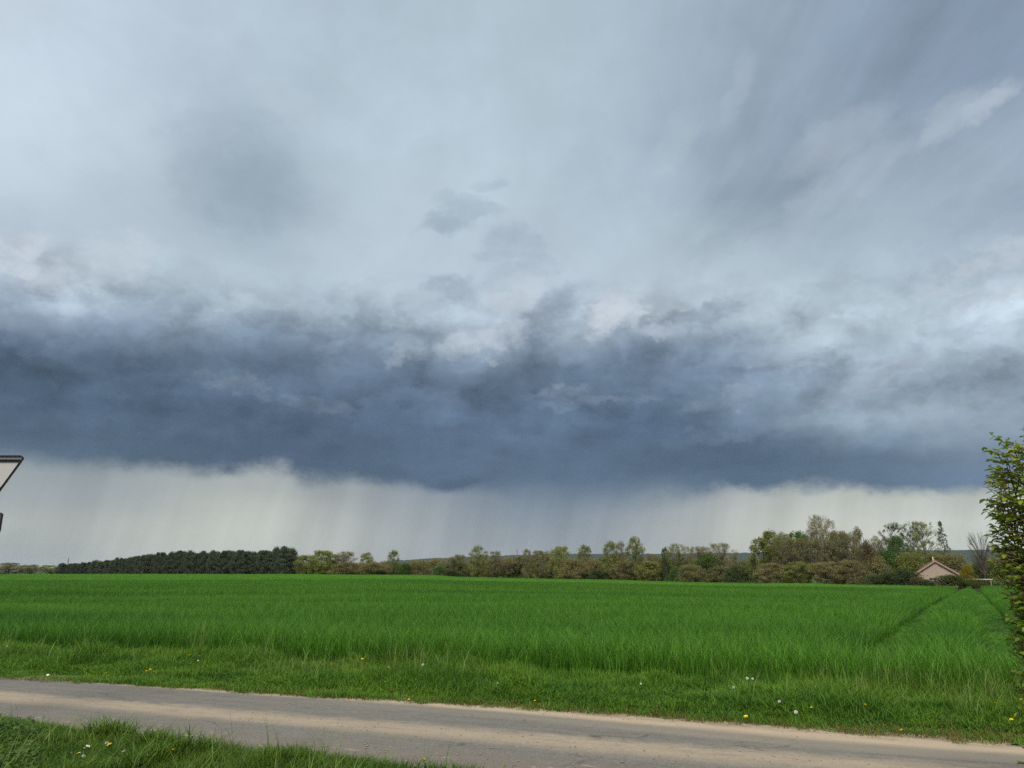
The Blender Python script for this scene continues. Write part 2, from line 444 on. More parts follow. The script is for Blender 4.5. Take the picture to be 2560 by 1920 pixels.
def plain(name, col, rough=0.7, metal=0.0, var=0.12, scale=6.0, spec=0.3):
    m, n, b = new_mat(name)
    tc = n.new('ShaderNodeTexCoord')
    nz = n.noise(tc.outputs['Object'], scale, 5.0, 0.6)
    c = n.scale(n.mix(0.0, col, col), 1.0 + (nz - 0.5) * (2 * var))
    n.link(c, b.inputs['Base Color'])
    b.inputs['Roughness'].default_value = rough
    b.inputs['Metallic'].default_value = metal
    b.inputs['Specular IOR Level'].default_value = spec
    return m


def leaf_surface(n, b, col, trans=0.35, rough=0.55):
    """thin leaf: diffuse face with some light coming through"""
    n.link(col, b.inputs['Base Color'])
    b.inputs['Roughness'].default_value = rough
    b.inputs['Specular IOR Level'].default_value = 0.25
    tr = n.new('ShaderNodeBsdfTranslucent')
    n.link(col, tr.inputs['Color'])
    mx = n.new('ShaderNodeMixShader')
    mx.inputs[0].default_value = trans
    n.t.links.new(b.outputs[0], mx.inputs[1])
    n.t.links.new(tr.outputs[0], mx.inputs[2])
    out = [q for q in n.t.nodes if q.type == 'OUTPUT_MATERIAL'][0]
    n.t.links.new(mx.outputs[0], out.inputs[0])


def fbm(x, y, seed=0, octaves=4):
    """cheap smooth value noise for shaping ground and growth, about -1..1"""
    r = np.random.default_rng(seed)
    s = np.zeros_like(np.asarray(x, float))
    a = 1.0
    f = 1.0
    tot = 0.0
    for _ in range(octaves):
        th = r.uniform(0, 2 * math.pi, 5)
        ph = r.uniform(0, 2 * math.pi, 5)
        k = r.uniform(0.7, 1.4, 5)
        q = sum(np.sin(f * k[i] * (x * math.cos(th[i]) + y * math.sin(th[i])) + ph[i]) for i in range(5)) / 2.4
        s += a * q
        tot += a
        a *= 0.55
        f *= 2.1
    return s / tot


# ------------------------------------------------------------------ lie of the land
EDGE_AZ = [-50, -33, -24, -16, -14, -6, -4, 3, 6.5, 12, 17, 20, 24, 28, 50]
EDGE_D = [560, 552, 430, 325, 300, 288, 285, 264, 246, 212, 182, 164, 152, 134, 134]     # far edge of the crop
EDGE_Z = [-1.0, -1.0, -0.5, -0.25, -0.28, -0.4, -0.95, -1.45, -1.5, -1.75, -1.7, -1.45, -1.5, -1.45, -1.45]
ROAD_O = np.array((0.0, 9.66))
ROAD_A = math.atan2(-0.3539, 0.9353)
ROAD_U = np.array((0.9353, -0.3539))
ROAD_N = np.array((-0.3539, -0.9353))      # towards the viewer


def road_us(x, y):
    dx, dy = x - ROAD_O[0], y - ROAD_O[1]
    return dx * ROAD_U[0] + dy * ROAD_U[1], dx * ROAD_N[0] + dy * ROAD_N[1]


def road_xy(u, s):
    return ROAD_O[0] + u * ROAD_U[0] + s * ROAD_N[0], ROAD_O[1] + u * ROAD_U[1] + s * ROAD_N[1]


def sstep(a, b, v):
    t = np.clip((v - a) / (b - a), 0, 1)
    return t * t * (3 - 2 * t)


def ground(x, y):
    x = np.asarray(x, float)
    y = np.asarray(y, float)
    r = np.hypot(x, y)
    az = np.degrees(np.arctan2(x, y))
    D = np.interp(az, EDGE_AZ, EDGE_D)
    ze = np.interp(az, EDGE_AZ, EDGE_Z)
    g = ze * sstep(0.04, 1.0, np.maximum(y, 0) / D)
    g = g - 6.0 * sstep(500, 2000, r)
    g = g + 0.05 * fbm(x * 0.12, y * 0.12, 3) * sstep(10, 30, r)
    u, s = road_us(x, y)
    verge = sstep(0.0, -0.9, s) * sstep(-4.0, -1.2, s) * 0.07 + sstep(2.6, 3.6, s) * 0.09
    g = g + verge * sstep(60, 20, np.abs(u)) + 0.015 * fbm(x * 1.7, y * 1.7, 5) * np.where((s > -0.1) & (s < 2.9), 0, 1)
    cut = np.where((s > -0.75) & (s < 3.3), 1.0, 0.0)
    g = g - 0.03 * np.clip(sstep(-0.7, -0.15, s) * sstep(3.3, 2.85, s), 0, 1) * cut
    return g


def gz(x, y):
    return float(ground(np.array([x]), np.array([y]))[0])


def polar(az, d):
    """point at azimuth az (degrees) and d metres ahead"""
    x = d * math.tan(R(az))
    return x, d, gz(x, d)


# ------------------------------------------------------------------ ground
def build_ground():
    m, n, b = new_mat('soil_and_grass')
    g = n.new('ShaderNodeNewGeometry')
    pos = So(n, g.outputs['Position'])
    nz = n.noise(pos, 1.6, 6.0, 0.62)
    nl = n.noise(pos, 0.02, 4.0, 0.55)
    soil = n.mix(nz, (0.020, 0.018, 0.010), (0.020, 0.042, 0.009))
    grass = n.mix(nl, (0.05, 0.1, 0.02), (0.075, 0.13, 0.03))
    # bare earth under the crop close by, pasture and ploughland beyond it
    ln = n.new('ShaderNodeVectorMath', operation='LENGTH')
    n.link(pos, ln.inputs[0])
    far = n.remap(So(n, ln.outputs['Value']), 140.0, 260.0)
    n.link(n.mix(far, soil, grass), b.inputs['Base Color'])
    b.inputs['Roughness'].default_value = 0.95
    b.inputs['Specular IOR Level'].default_value = 0.1
    front = np.radians(np.linspace(-48, 48, 240))
    back = np.radians(np.linspace(48, 312, 90)[1:-1])
    az = np.concatenate([front, back])
    r = np.concatenate([[0.0], np.linspace(1.0, 18, 86), np.geomspace(18.4, 7600, 84)])
    A, Rr = np.meshgrid(az, r)
    X, Y = np.sin(A) * Rr, np.cos(A) * Rr
    Z = ground(X, Y)
    v = np.stack([X, Y, Z], -1).reshape(-1, 3)
    na, nr = len(az), len(r)
    i, j = np.meshgrid(np.arange(nr - 1), np.arange(na), indexing='ij')
    j2 = (j + 1) % na
    f = np.stack([i * na + j, i * na + j2, (i + 1) * na + j2, (i + 1) * na + j], -1).reshape(-1, 4)
    me = mesh_np('ground', v, f, m, True)
    me.flip_normals()
    tag(obj('ground', me), kind='structure')


build_ground()


# ------------------------------------------------------------------ lane
def road_mat():
    m, n, b = new_mat('worn_lane')
    tc = n.new('ShaderNodeTexCoord')
    P = So(n, tc.outputs['Object'])
    u, s, z = n.sep(P)             # s is counted from the far edge, towards the viewer as minus y
    s = s * -1.0
    along = n.xyz(u * 0.35, s * 2.0, 0.0)
    wob = n.noise(along, 1.0, 5.0, 0.6)
    grit = n.noise(P, 26.0, 6.0, 0.8)
    mid = n.noise(n.xyz(u * 3.0, s * 7.0, 4.0), 1.0, 5.0, 0.65)
    fine = n.noise(P, 120.0, 3.0, 0.7)
    blot = n.noise(n.xyz(u * 0.6, s * 1.4, 2.0), 1.3, 5.0, 0.6)
    sw = s + (wob - 0.5) * 0.30
    grey = n.mix(grit, (0.050, 0.047, 0.040), (0.205, 0.190, 0.165))
    grey = n.mix(n.remap(blot, 0.35, 0.7), grey, (0.125, 0.113, 0.095))
    tyre = n.noise(n.xyz(u * 0.22, s * 13.0, 6.0), 1.0, 4.0, 0.6)
    agg = n.voronoi(P, 42.0)
    grey = n.scale(grey, 0.30 + 0.55 * mid + 0.50 * agg + 0.55 * tyre)
    crackd = n.voronoi(n.vadd(n.xyz(u * 0.8, s * 1.6, 0.0), n.vmul(n.noise(P, 3.0, 4.0, 0.6, color=True), (0.35, 0.35, 0.0))), 1.5, 'DISTANCE_TO_EDGE')
    crack = n.remap(crackd, 0.0, 0.022, 1.0, 0.0) * n.remap(n.noise(P, 0.9, 3.0, 0.5), 0.48, 0.6)
    grey = n.mix(crack * 0.7, grey, (0.03, 0.028, 0.025))
    sand = n.mix(grit * 0.6 + mid * 0.4, (0.25, 0.195, 0.128), (0.48, 0.38, 0.265))
    # loose sand lies along the crown and the edges, the wheels keep the rest swept
    crown = n.remap(n.math('ABSOLUTE', sw - 1.58 + (mid - 0.5) * 0.35), 0.06, 0.46, 1.0, 0.0, True)
    crown = crown * n.remap(n.noise(n.xyz(u * 0.8, s * 3.0, 5.0), 2.0, 6.0, 0.7), 0.22, 0.52, 0.35, 1.0)
    ew = n.remap(u, -1.5, 5.0, 0.20, 0.66, True)
    edge = n.remap((ew - sw) / 0.14, -1.0, 1.0, 0.0, 1.0, True)
    dust = n.remap((ew + 0.42 - sw) / 0.16, -0.7, 0.7, 0.0, 1.0, True) * n.remap(u, -4.5, 2.5, 0.0, 0.55, True)
    near = n.remap(sw, 2.05, 2.75, 0.0, 0.75, True)
    chips = n.remap(n.noise(n.xyz(u * 4.0, s * 11.0, 9.0), 1.0, 4.0, 0.65), 0.60, 0.68, 0, 1, True) * n.remap(sw, 2.15, 2.45, 0, 1, True)
    speck = n.remap(grit, 0.55, 0.75)
    col = n.mix(dust, grey, (0.235, 0.20, 0.150))
    col = n.mix(n.math('MAXIMUM', crown * (0.62 + 0.38 * speck), edge * 0.95), col, sand)
    earth = n.remap(s - ew, -0.42, -0.16, 1.0, 0.0, True) * n.remap(n.noise(n.xyz(u * 2.2, s * 5.0, 11.0), 1.0, 5.0, 0.65), 0.42, 0.60)
    col = n.mix(earth * 0.8, col, (0.13, 0.092, 0.055))
    col = n.mix(near, col, (0.155, 0.128, 0.105))
    col = n.mix(chips * 0.75, col, (0.36, 0.29, 0.23))
    # a dark tarred seam along the far wheel track, to the left
    seam = n.remap(n.math('ABSOLUTE', sw - 0.50), 0.0, 0.03, 1.0, 0.0, True) * n.remap(u, -3.6, -2.2, 1.0, 0.0) * n.remap(wob, 0.45, 0.6)
    col = n.mix(seam * 0.6, col, (0.05, 0.048, 0.045))
    n.link(col, b.inputs['Base Color'])
    b.inputs['Roughness'].default_value = 0.9
    b.inputs['Specular IOR Level'].default_value = 0.2
    bp = n.new('ShaderNodeBump')
    bp.inputs['Strength'].default_value = 0.5
    bp.inputs['Distance'].default_value = 0.012
    n.put(bp.inputs['Height'], grit * 0.9 + fine * 0.4 + edge * 0.4 + mid * 0.8)
    n.t.links.new(bp.outputs[0], b.inputs['Normal'])
    return m


def build_road():
    U = np.concatenate([np.linspace(-70, -13, 40), np.linspace(-12.8, 10, 230), np.linspace(11, 70, 40)])
    S = np.concatenate([np.linspace(-0.6, 0.5, 14), np.linspace(0.6, 2.4, 10), np.linspace(2.5, 3.35, 11)])
    UU, SS = np.meshgrid(U, S)
    Z = 0.004 + 0.03 * (1 - ((SS - 1.4) / 1.6) ** 2).clip(-0.6, 1) + 0.006 * fbm(UU * 1.3, SS * 2.0, 8)
    Z = Z - 0.05 * sstep(-0.25, -0.6, SS) - 0.05 * sstep(3.0, 3.35, SS)
    v = np.stack([UU, -SS, Z], -1).reshape(-1, 3)
    nu, ns = len(U), len(S)
    i, j = np.meshgrid(np.arange(ns - 1), np.arange(nu - 1), indexing='ij')
    f = np.stack([i * nu + j, (i + 1) * nu + j, (i + 1) * nu + j + 1, i * nu + j + 1], -1).reshape(-1, 4)
    me = mesh_np('road', v, f, road_mat(), True)
    tag(obj('road', me, None, (ROAD_O[0], ROAD_O[1], 0), (0, 0, ROAD_A)), kind='structure')


build_road()


def build_gravel():
    """loose stones along the sandy edge and chips on the near edge"""
    m, n, b = new_mat('stone')
    tc = n.new('ShaderNodeTexCoord')
    nz = n.noise(tc.outputs['Object'], 30.0, 3.0, 0.6)
    n.link(n.mix(nz, (0.14, 0.115, 0.085), (0.36, 0.30, 0.23)), b.inputs['Base Color'])
    b.inputs['Roughness'].default_value = 0.9
    N = 1500
    k = rng.random(N)
    u = rng.uniform(-10, 7, N)
    s = np.where(k < 0.45, rng.normal(0.1, 0.16, N) + 0.04 * u.clip(-2, 6), np.where(k < 0.75, rng.normal(1.6, 0.25, N), rng.normal(2.5, 0.17, N)))
    sz = rng.uniform(0.004, 0.011, N) * np.where(k > 0.75, 1.5, 1.0)
    x, y = road_xy(u, s)
    base = np.array([(1, 0, 0), (0, 1, 0), (-1, 0, 0), (0, -1, 0), (0, 0, 0.6), (0, 0, -0.4)], float)
    fc = np.array([(0, 1, 4), (1, 2, 4), (2, 3, 4), (3, 0, 4), (1, 0, 5), (2, 1, 5), (3, 2, 5), (0, 3, 5)])
    th = rng.uniform(0, 6.3, N)
    st = rng.uniform(0.6, 1.5, N)
    V = base[None] * np.stack([sz * st, sz, sz * 0.7], -1)[:, None] * rng.uniform(0.75, 1.25, (N, 6, 1))
    c, q = np.cos(th)[:, None], np.sin(th)[:, None]
    V = np.stack([V[..., 0] * c - V[..., 1] * q, V[..., 0] * q + V[..., 1] * c, V[..., 2]], -1)
    zz = 0.008 + 0.03 * (1 - ((s - 1.4) / 1.6) ** 2).clip(-0.6, 1) - 0.05 * sstep(-0.25, -0.6, s)
    V += np.stack([x, y, zz], -1)[:, None]
    F = (fc[None] + (np.arange(N) * 6)[:, None, None]).reshape(-1, 3)
    o = obj('gravel', mesh_np('gravel', V.reshape(-1, 3), F, m))
    tag(o, 'loose pale gravel scattered along the lane', 'gravel', kind='stuff')


build_gravel()


# ------------------------------------------------------------------ blue hills on the horizon
def build_hills():
    m, n, b = new_mat('distant_forest')
    g = n.new('ShaderNodeNewGeometry')
    pos = So(n, g.outputs['Position'])
    a = n.noise(pos, 0.02, 6.0, 0.65)
    c = n.noise(pos, 0.0022, 3.0, 0.5)
    col = n.mix(a, (0.012, 0.024, 0.014), (0.028, 0.042, 0.022))
    col = n.mix(n.remap(c, 0.60, 0.64) * 0.4, col, (0.05, 0.07, 0.03))
    n.link(col, b.inputs['Base Color'])
    b.inputs['Roughness'].default_value = 1.0
    az = np.radians(np.linspace(-44, 44, 760))
    HA = [-60, -33, -16.5, -11, -8.2, -5.3, 0, 4.1, 12.2, 24.6, 31.7, 36, 60]
    HZ = [10, 12, 16, 27, 47, 57, 69, 75, 76, 88, 94, 97, 100]
    crest = np.interp(np.degrees(az), HA, HZ)
    prof = [(2600, -0.12), (2750, 0.25), (2950, 0.5), (3200, 0.78), (3400, 0.95), (3500, 1.0), (3700, 0.9), (4200, 0.55), (5200, -0.1)]
    prof = [(a0 + (b0 - a0) * k / 4, c0 + (d0 - c0) * k / 4) for (a0, c0), (b0, d0) in zip(prof, prof[1:]) for k in range(4)]
    rows = []
    for d, k in prof:
        x = np.tan(az) * d
        z = crest * k - 8 * (1 - abs(k)) + 2.6 * fbm(x * 0.05, np.full_like(x, d * 0.05), 21, 3) + 1.2 * fbm(x * 0.35, np.full_like(x, d * 0.3), 23, 2)
        rows.append(np.stack([x, np.full_like(x, d), z], -1))
    v = np.concatenate(rows)
    na, nr = len(az), len(prof)
    i, j = np.meshgrid(np.arange(nr - 1), np.arange(na - 1), indexing='ij')
    f = np.stack([i * na + j, i * na + j + 1, (i + 1) * na + j + 1, (i + 1) * na + j], -1).reshape(-1, 4)
    tag(obj('hills', mesh_np('hills', v, f, m, True)), kind='structure')


build_hills()


# ------------------------------------------------------------------ air: faint haze that turns the far ridge blue
def build_haze():
    m = bpy.data.materials.new('haze')
    m.use_nodes = True
    t = m.node_tree
    t.nodes.clear()
    out = t.nodes.new('ShaderNodeOutputMaterial')
    v = t.nodes.new('ShaderNodeVolumePrincipled')
    v.inputs['Color'].default_value = (0.66, 0.78, 0.95, 1)
    v.inputs['Density'].default_value = HAZE
    v.inputs['Anisotropy'].default_value = 0.0
    t.links.new(v.outputs[0], out.inputs['Volume'])
    mb = MB().box((0, 0, 50.5), (15500, 15500, 121))
    o = mb.build('haze', m)
    tag(o, 'thin bluish haze lying over the whole plain', 'haze', kind='stuff')


HAZE = 0.00002
build_haze()


# ------------------------------------------------------------------ blades of grass and wheat
def grass_mat(name, a, bcol, c, scale=(0.02, 0.10, 0.1), trans=0.35):
    """a and bcol vary over the ground in patches, c along each blade towards its tip"""
    m, n, b = new_mat(name)
    g = n.new('ShaderNodeNewGeometry')
    pos = So(n, g.outputs['Position'])
    turned = n.new('ShaderNodeVectorRotate', rotation_type='Z_AXIS')
    n.link(pos, turned.inputs['Vector'])
    turned.inputs['Angle'].default_value = -ROAD_A * 0.45
    v = n.vmul(So(n, turned.outputs[0]), scale)
    patch = n.noise(v, 1.0, 5.0, 0.6)
    at = n.new('ShaderNodeAttribute', attribute_name='tip')
    ob = n.new('ShaderNodeObjectInfo')
    rnd = So(n, ob.outputs['Random'])
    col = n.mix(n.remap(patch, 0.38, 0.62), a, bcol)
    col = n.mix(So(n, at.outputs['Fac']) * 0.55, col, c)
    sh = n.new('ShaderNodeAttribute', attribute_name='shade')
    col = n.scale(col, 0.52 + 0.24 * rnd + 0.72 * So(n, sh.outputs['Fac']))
    leaf_surface(n, b, col, trans)
    return m


def blades(name, mat, nb, rad, h, w, bend=0.35, hvar=0.25, seg=2, seed=0, lean=(0, 0)):
    """one tuft: nb tapering blades standing in a disc of radius rad"""
    r = np.random.default_rng(seed)
    rr = rad * np.sqrt(r.random(nb))
    th = r.uniform(0, 2 * math.pi, nb)
    bx, by = rr * np.cos(th), rr * np.sin(th)
    H = h * (1 + hvar * r.uniform(-1, 0.6, nb))
    face = r.uniform(0, 2 * math.pi, nb)
    out = face + math.pi / 2 + r.normal(0, 0.5, nb)
    bd = bend * H * r.uniform(0.1, 1.0, nb)
    wd = w * r.uniform(0.7, 1.2, nb)
    V, T = [], []
    for k in range(seg + 1):
        t = k / seg
        cx = bx + np.cos(out) * bd * t ** 2.2 + lean[0] * H * t
        cy = by + np.sin(out) * bd * t ** 2.2 + lean[1] * H * t
        cz = H * (t - 0.25 * bend * t ** 3)
        ww = wd * (1.0 if k == 0 else (0.95 - 0.9 * (t ** 2.5)) if k < seg else 0.0) / 2
        if k < seg:
            V.append(np.stack([cx - np.cos(face) * ww, cy - np.sin(face) * ww, cz], -1))
            V.append(np.stack([cx + np.cos(face) * ww, cy + np.sin(face) * ww, cz], -1))
            T += [np.full(nb, t)] * 2
        else:
            V.append(np.stack([cx, cy, cz], -1))
            T.append(np.full(nb, 1.0))
    V = np.stack(V, 1)
    T = np.stack(T, 1).ravel()
    nv = V.shape[1]
    f = []
    for k in range(seg - 1):
        f += [(2 * k, 2 * k + 1, 2 * k + 3), (2 * k, 2 * k + 3, 2 * k + 2)]
    f.append((2 * seg - 2, 2 * seg - 1, 2 * seg))
    F = (np.array(f)[None] + (np.arange(nb) * nv)[:, None, None]).reshape(-1, 3)
    me = mesh_np(name, V.reshape(-1, 3), F, mat)
    at = me.attributes.new('tip', 'FLOAT', 'POINT')
    at.data.foreach_set('value', T.astype(np.float32))
    at = me.attributes.new('shade', 'FLOAT', 'POINT')
    at.data.foreach_set('value', np.repeat(r.random(nb) ** 1.3, nv).astype(np.float32))
    return me


def scatter(name, pts, rz, scl, idx, meshes, tilt=None):
    """one object that sets a tuft from meshes on every point"""
    N = len(pts)
    coll = bpy.data.collections.new(name + '_tufts')
    for i, me in enumerate(meshes):
        o = bpy.data.objects.new('%s_tuft_%02d' % (name, i), me)
        coll.objects.link(o)
    me = bpy.data.meshes.new(name)
    me.vertices.add(N)
    me.vertices.foreach_set('co', np.asarray(pts, np.float32).ravel())
    a = me.attributes.new('turn', 'FLOAT_VECTOR', 'POINT')
    rot = np.zeros((N, 3), np.float32)
    rot[:, 2] = rz
    if tilt is not None: rot[:, :2] = tilt
    a.data.foreach_set('vector', rot.ravel())
    a = me.attributes.new('size', 'FLOAT_VECTOR', 'POINT')
    a.data.foreach_set('vector', np.asarray(scl, np.float32).ravel())
    a = me.attributes.new('pick', 'INT', 'POINT')
    a.data.foreach_set('value', np.asarray(idx, np.int32))
    o = obj(name, me)
    ng = bpy.data.node_groups.new(name, 'GeometryNodeTree')
    ng.interface.new_socket('Geometry', in_out='INPUT', socket_type='NodeSocketGeometry')
    ng.interface.new_socket('Geometry', in_out='OUTPUT', socket_type='NodeSocketGeometry')
    gi, go = ng.nodes.new('NodeGroupInput'), ng.nodes.new('NodeGroupOutput')
    ci = ng.nodes.new('GeometryNodeCollectionInfo')
    ci.inputs['Collection'].default_value = coll
    ci.inputs['Separate Children'].default_value = True
    ci.inputs['Reset Children'].default_value = True
    ip = ng.nodes.new('GeometryNodeInstanceOnPoints')
    ip.inputs['Pick Instance'].default_value = True
    L = ng.links.new
    L(gi.outputs[0], ip.inputs['Points'])
    L(ci.outputs[0], ip.inputs['Instance'])
    for nm, ty, sock in (('turn', 'FLOAT_VECTOR', 'Rotation'), ('size', 'FLOAT_VECTOR', 'Scale'), ('pick', 'INT', 'Instance Index')):
        na = ng.nodes.new('GeometryNodeInputNamedAttribute')
        na.data_type = ty
        na.inputs['Name'].default_value = nm
        src = na.outputs[0]
        if sock == 'Rotation':
            e = ng.nodes.new('FunctionNodeEulerToRotation')
            L(src, e.inputs[0])
            src = e.outputs[0]
        L(src, ip.inputs[sock])
    L(ip.outputs[0], go.inputs[0])
    md = o.modifiers.new('tufts', 'NODES')
    md.node_group = ng
    return o


def jitter_grid(x0, x1, y0, y1, d, r=rng):
    X, Y = np.meshgrid(np.arange(x0, x1, d), np.arange(y0, y1, d))
    X = X.ravel() + r.uniform(-0.5, 0.5, X.size) * d
    Y = Y.ravel() + r.uniform(-0.5, 0.5, Y.size) * d
    return X, Y


# ------------------------------------------------------------------ winter wheat
TRACK_DIR = np.array((math.sin(R(30.4)), math.cos(R(30.4))))
TRACK_P = (np.array((5.68, 12.81)), np.array((7.60, 12.15)))      # a point on each wheel track


def track_dist(x, y):
    d = np.full(np.shape(x), 99.0)
    for p in TRACK_P:
        dx, dy = x - p[0], y - p[1]
        al = dx * TRACK_DIR[0] + dy * TRACK_DIR[1]
        sway = 0.35 * np.sin(al * 0.05)
        d = np.minimum(d, np.where(al > -1.2, np.abs(dx * TRACK_DIR[1] - dy * TRACK_DIR[0] + sway * 0), 99.0))
    return d


def build_wheat():
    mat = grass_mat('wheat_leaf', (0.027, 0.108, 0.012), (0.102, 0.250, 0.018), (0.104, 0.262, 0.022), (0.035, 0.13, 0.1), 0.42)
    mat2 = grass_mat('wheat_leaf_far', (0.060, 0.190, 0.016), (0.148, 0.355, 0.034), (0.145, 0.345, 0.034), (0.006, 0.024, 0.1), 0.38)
    ms = [blades('wheat_tuft', mat, 36, 0.13, 0.66, 0.0085, 0.60, 0.40, 3, 100 + i) for i in range(5)]
    ms += [blades('wheat_patch', mat, 80, 0.32, 0.59, 0.0135, 0.55, 0.40, 3, 120 + i) for i in range(4)]
    ms += [blades('wheat_plot', mat2, 110, 0.95, 0.58, 0.042, 0.4, 0.28, 2, 140 + i) for i in range(4)]
    P, I = [], []
    # near, middle and far growth; along the wheel tracks the fine tufts go on so that the gaps stay clean
    for (r0, r1, d, k0, k1, lim, gap, strip) in ((8, 36, 0.15, 0, 5, 44, 0.47, 0), (36, 110, 0.40, 5, 9, 40, 2.4, 0), (110, 580, 1.05, 9, 13, 39, 4.2, 0),
                                                 (36, 120, 0.16, 0, 5, 44, 0.52, 2.45), (110, 175, 0.42, 5, 9, 40, 0.95, 4.3)):
        W = r1 * math.tan(R(lim))
        x, y = jitter_grid(-W if not strip else 5, W, 6, r1, d)
        if strip:
            k = track_dist(x, y) < strip
            x, y = x[k], y[k]
        az = np.degrees(np.arctan2(x, y))
        D = np.interp(az, EDGE_AZ, EDGE_D)
        u, s = road_us(x, y)
        hyp = np.hypot(x, y)
        keep = (np.abs(az) < lim) & (y < D) & (hyp >= r0) & (hyp < r1)
        front = -2.65 + 0.30 * fbm(u * 0.9, s * 0, 31) + 0.12 * fbm(u * 4.0, s * 0, 32)
        keep &= s < front
        td = track_dist(x, y)
        keep &= td > gap + (0.06 if gap < 1 else 0.3) * (rng.random(len(x)) - 0.5)
        keep &= rng.random(len(x)) > 0.10 * (fbm(x * 0.5, y * 0.5, 33) > 0.4)
        P.append(np.stack([x, y], -1)[keep])
        I.append(rng.integers(k0, k1, keep.sum()))
    # thin low regrowth in the wheel tracks
    x, y = jitter_grid(2, 75, 8, 110, 0.17)
    k = (track_dist(x, y) < 0.42) & (rng.random(len(x)) < 0.42) & (road_us(x, y)[1] < -3.2)
    n_short = int(k.sum())
    P.append(np.stack([x, y], -1)[k])
    I.append(rng.integers(0, 5, n_short))
    P = np.concatenate(P)
    I = np.concatenate(I)
    x, y = P[:, 0], P[:, 1]
    u, s = road_us(x, y)
    td = track_dist(x, y)
    h = 1.0 + 0.10 * fbm(x * 0.35, y * 0.8, 35) + 0.15 * fbm(x * 0.12, y * 0.7, 36) * sstep(120, 50, y) * sstep(11, 20, y) + 0.20 * fbm(x * 0.045, y * 0.2, 39) * sstep(14, 40, y)
    h *= 0.90 + 0.10 * sstep(-2.7, -3.4, s)
    h *= 0.80 + 0.22 * sstep(0.5, 0.95, td)
    h *= 1 - 0.12 * sstep(6.0, 8.5, u) * sstep(-8, -4, s)
    h[-n_short:] = 0.17 * rng.uniform(0.7, 1.3, n_short)
    wd = np.where(I < 5, 1.0, 1.0) * rng.uniform(0.85, 1.15, len(x))
    pts = np.stack([x, y, ground(x, y) - 0.01], -1)
    tilt = np.stack([0.06 * fbm(x * 0.6, y * 0.6, 37) - 0.03, 0.06 * fbm(x * 0.6, y * 0.6, 38)], -1)
    o = scatter('wheat_crop', pts, rng.uniform(0, 6.28, len(x)), np.stack([wd, wd, h], -1), I, ms, None)
    tag(o, 'dense green young wheat filling the field', 'wheat', kind='stuff')
    print('wheat', len(x))


build_wheat()


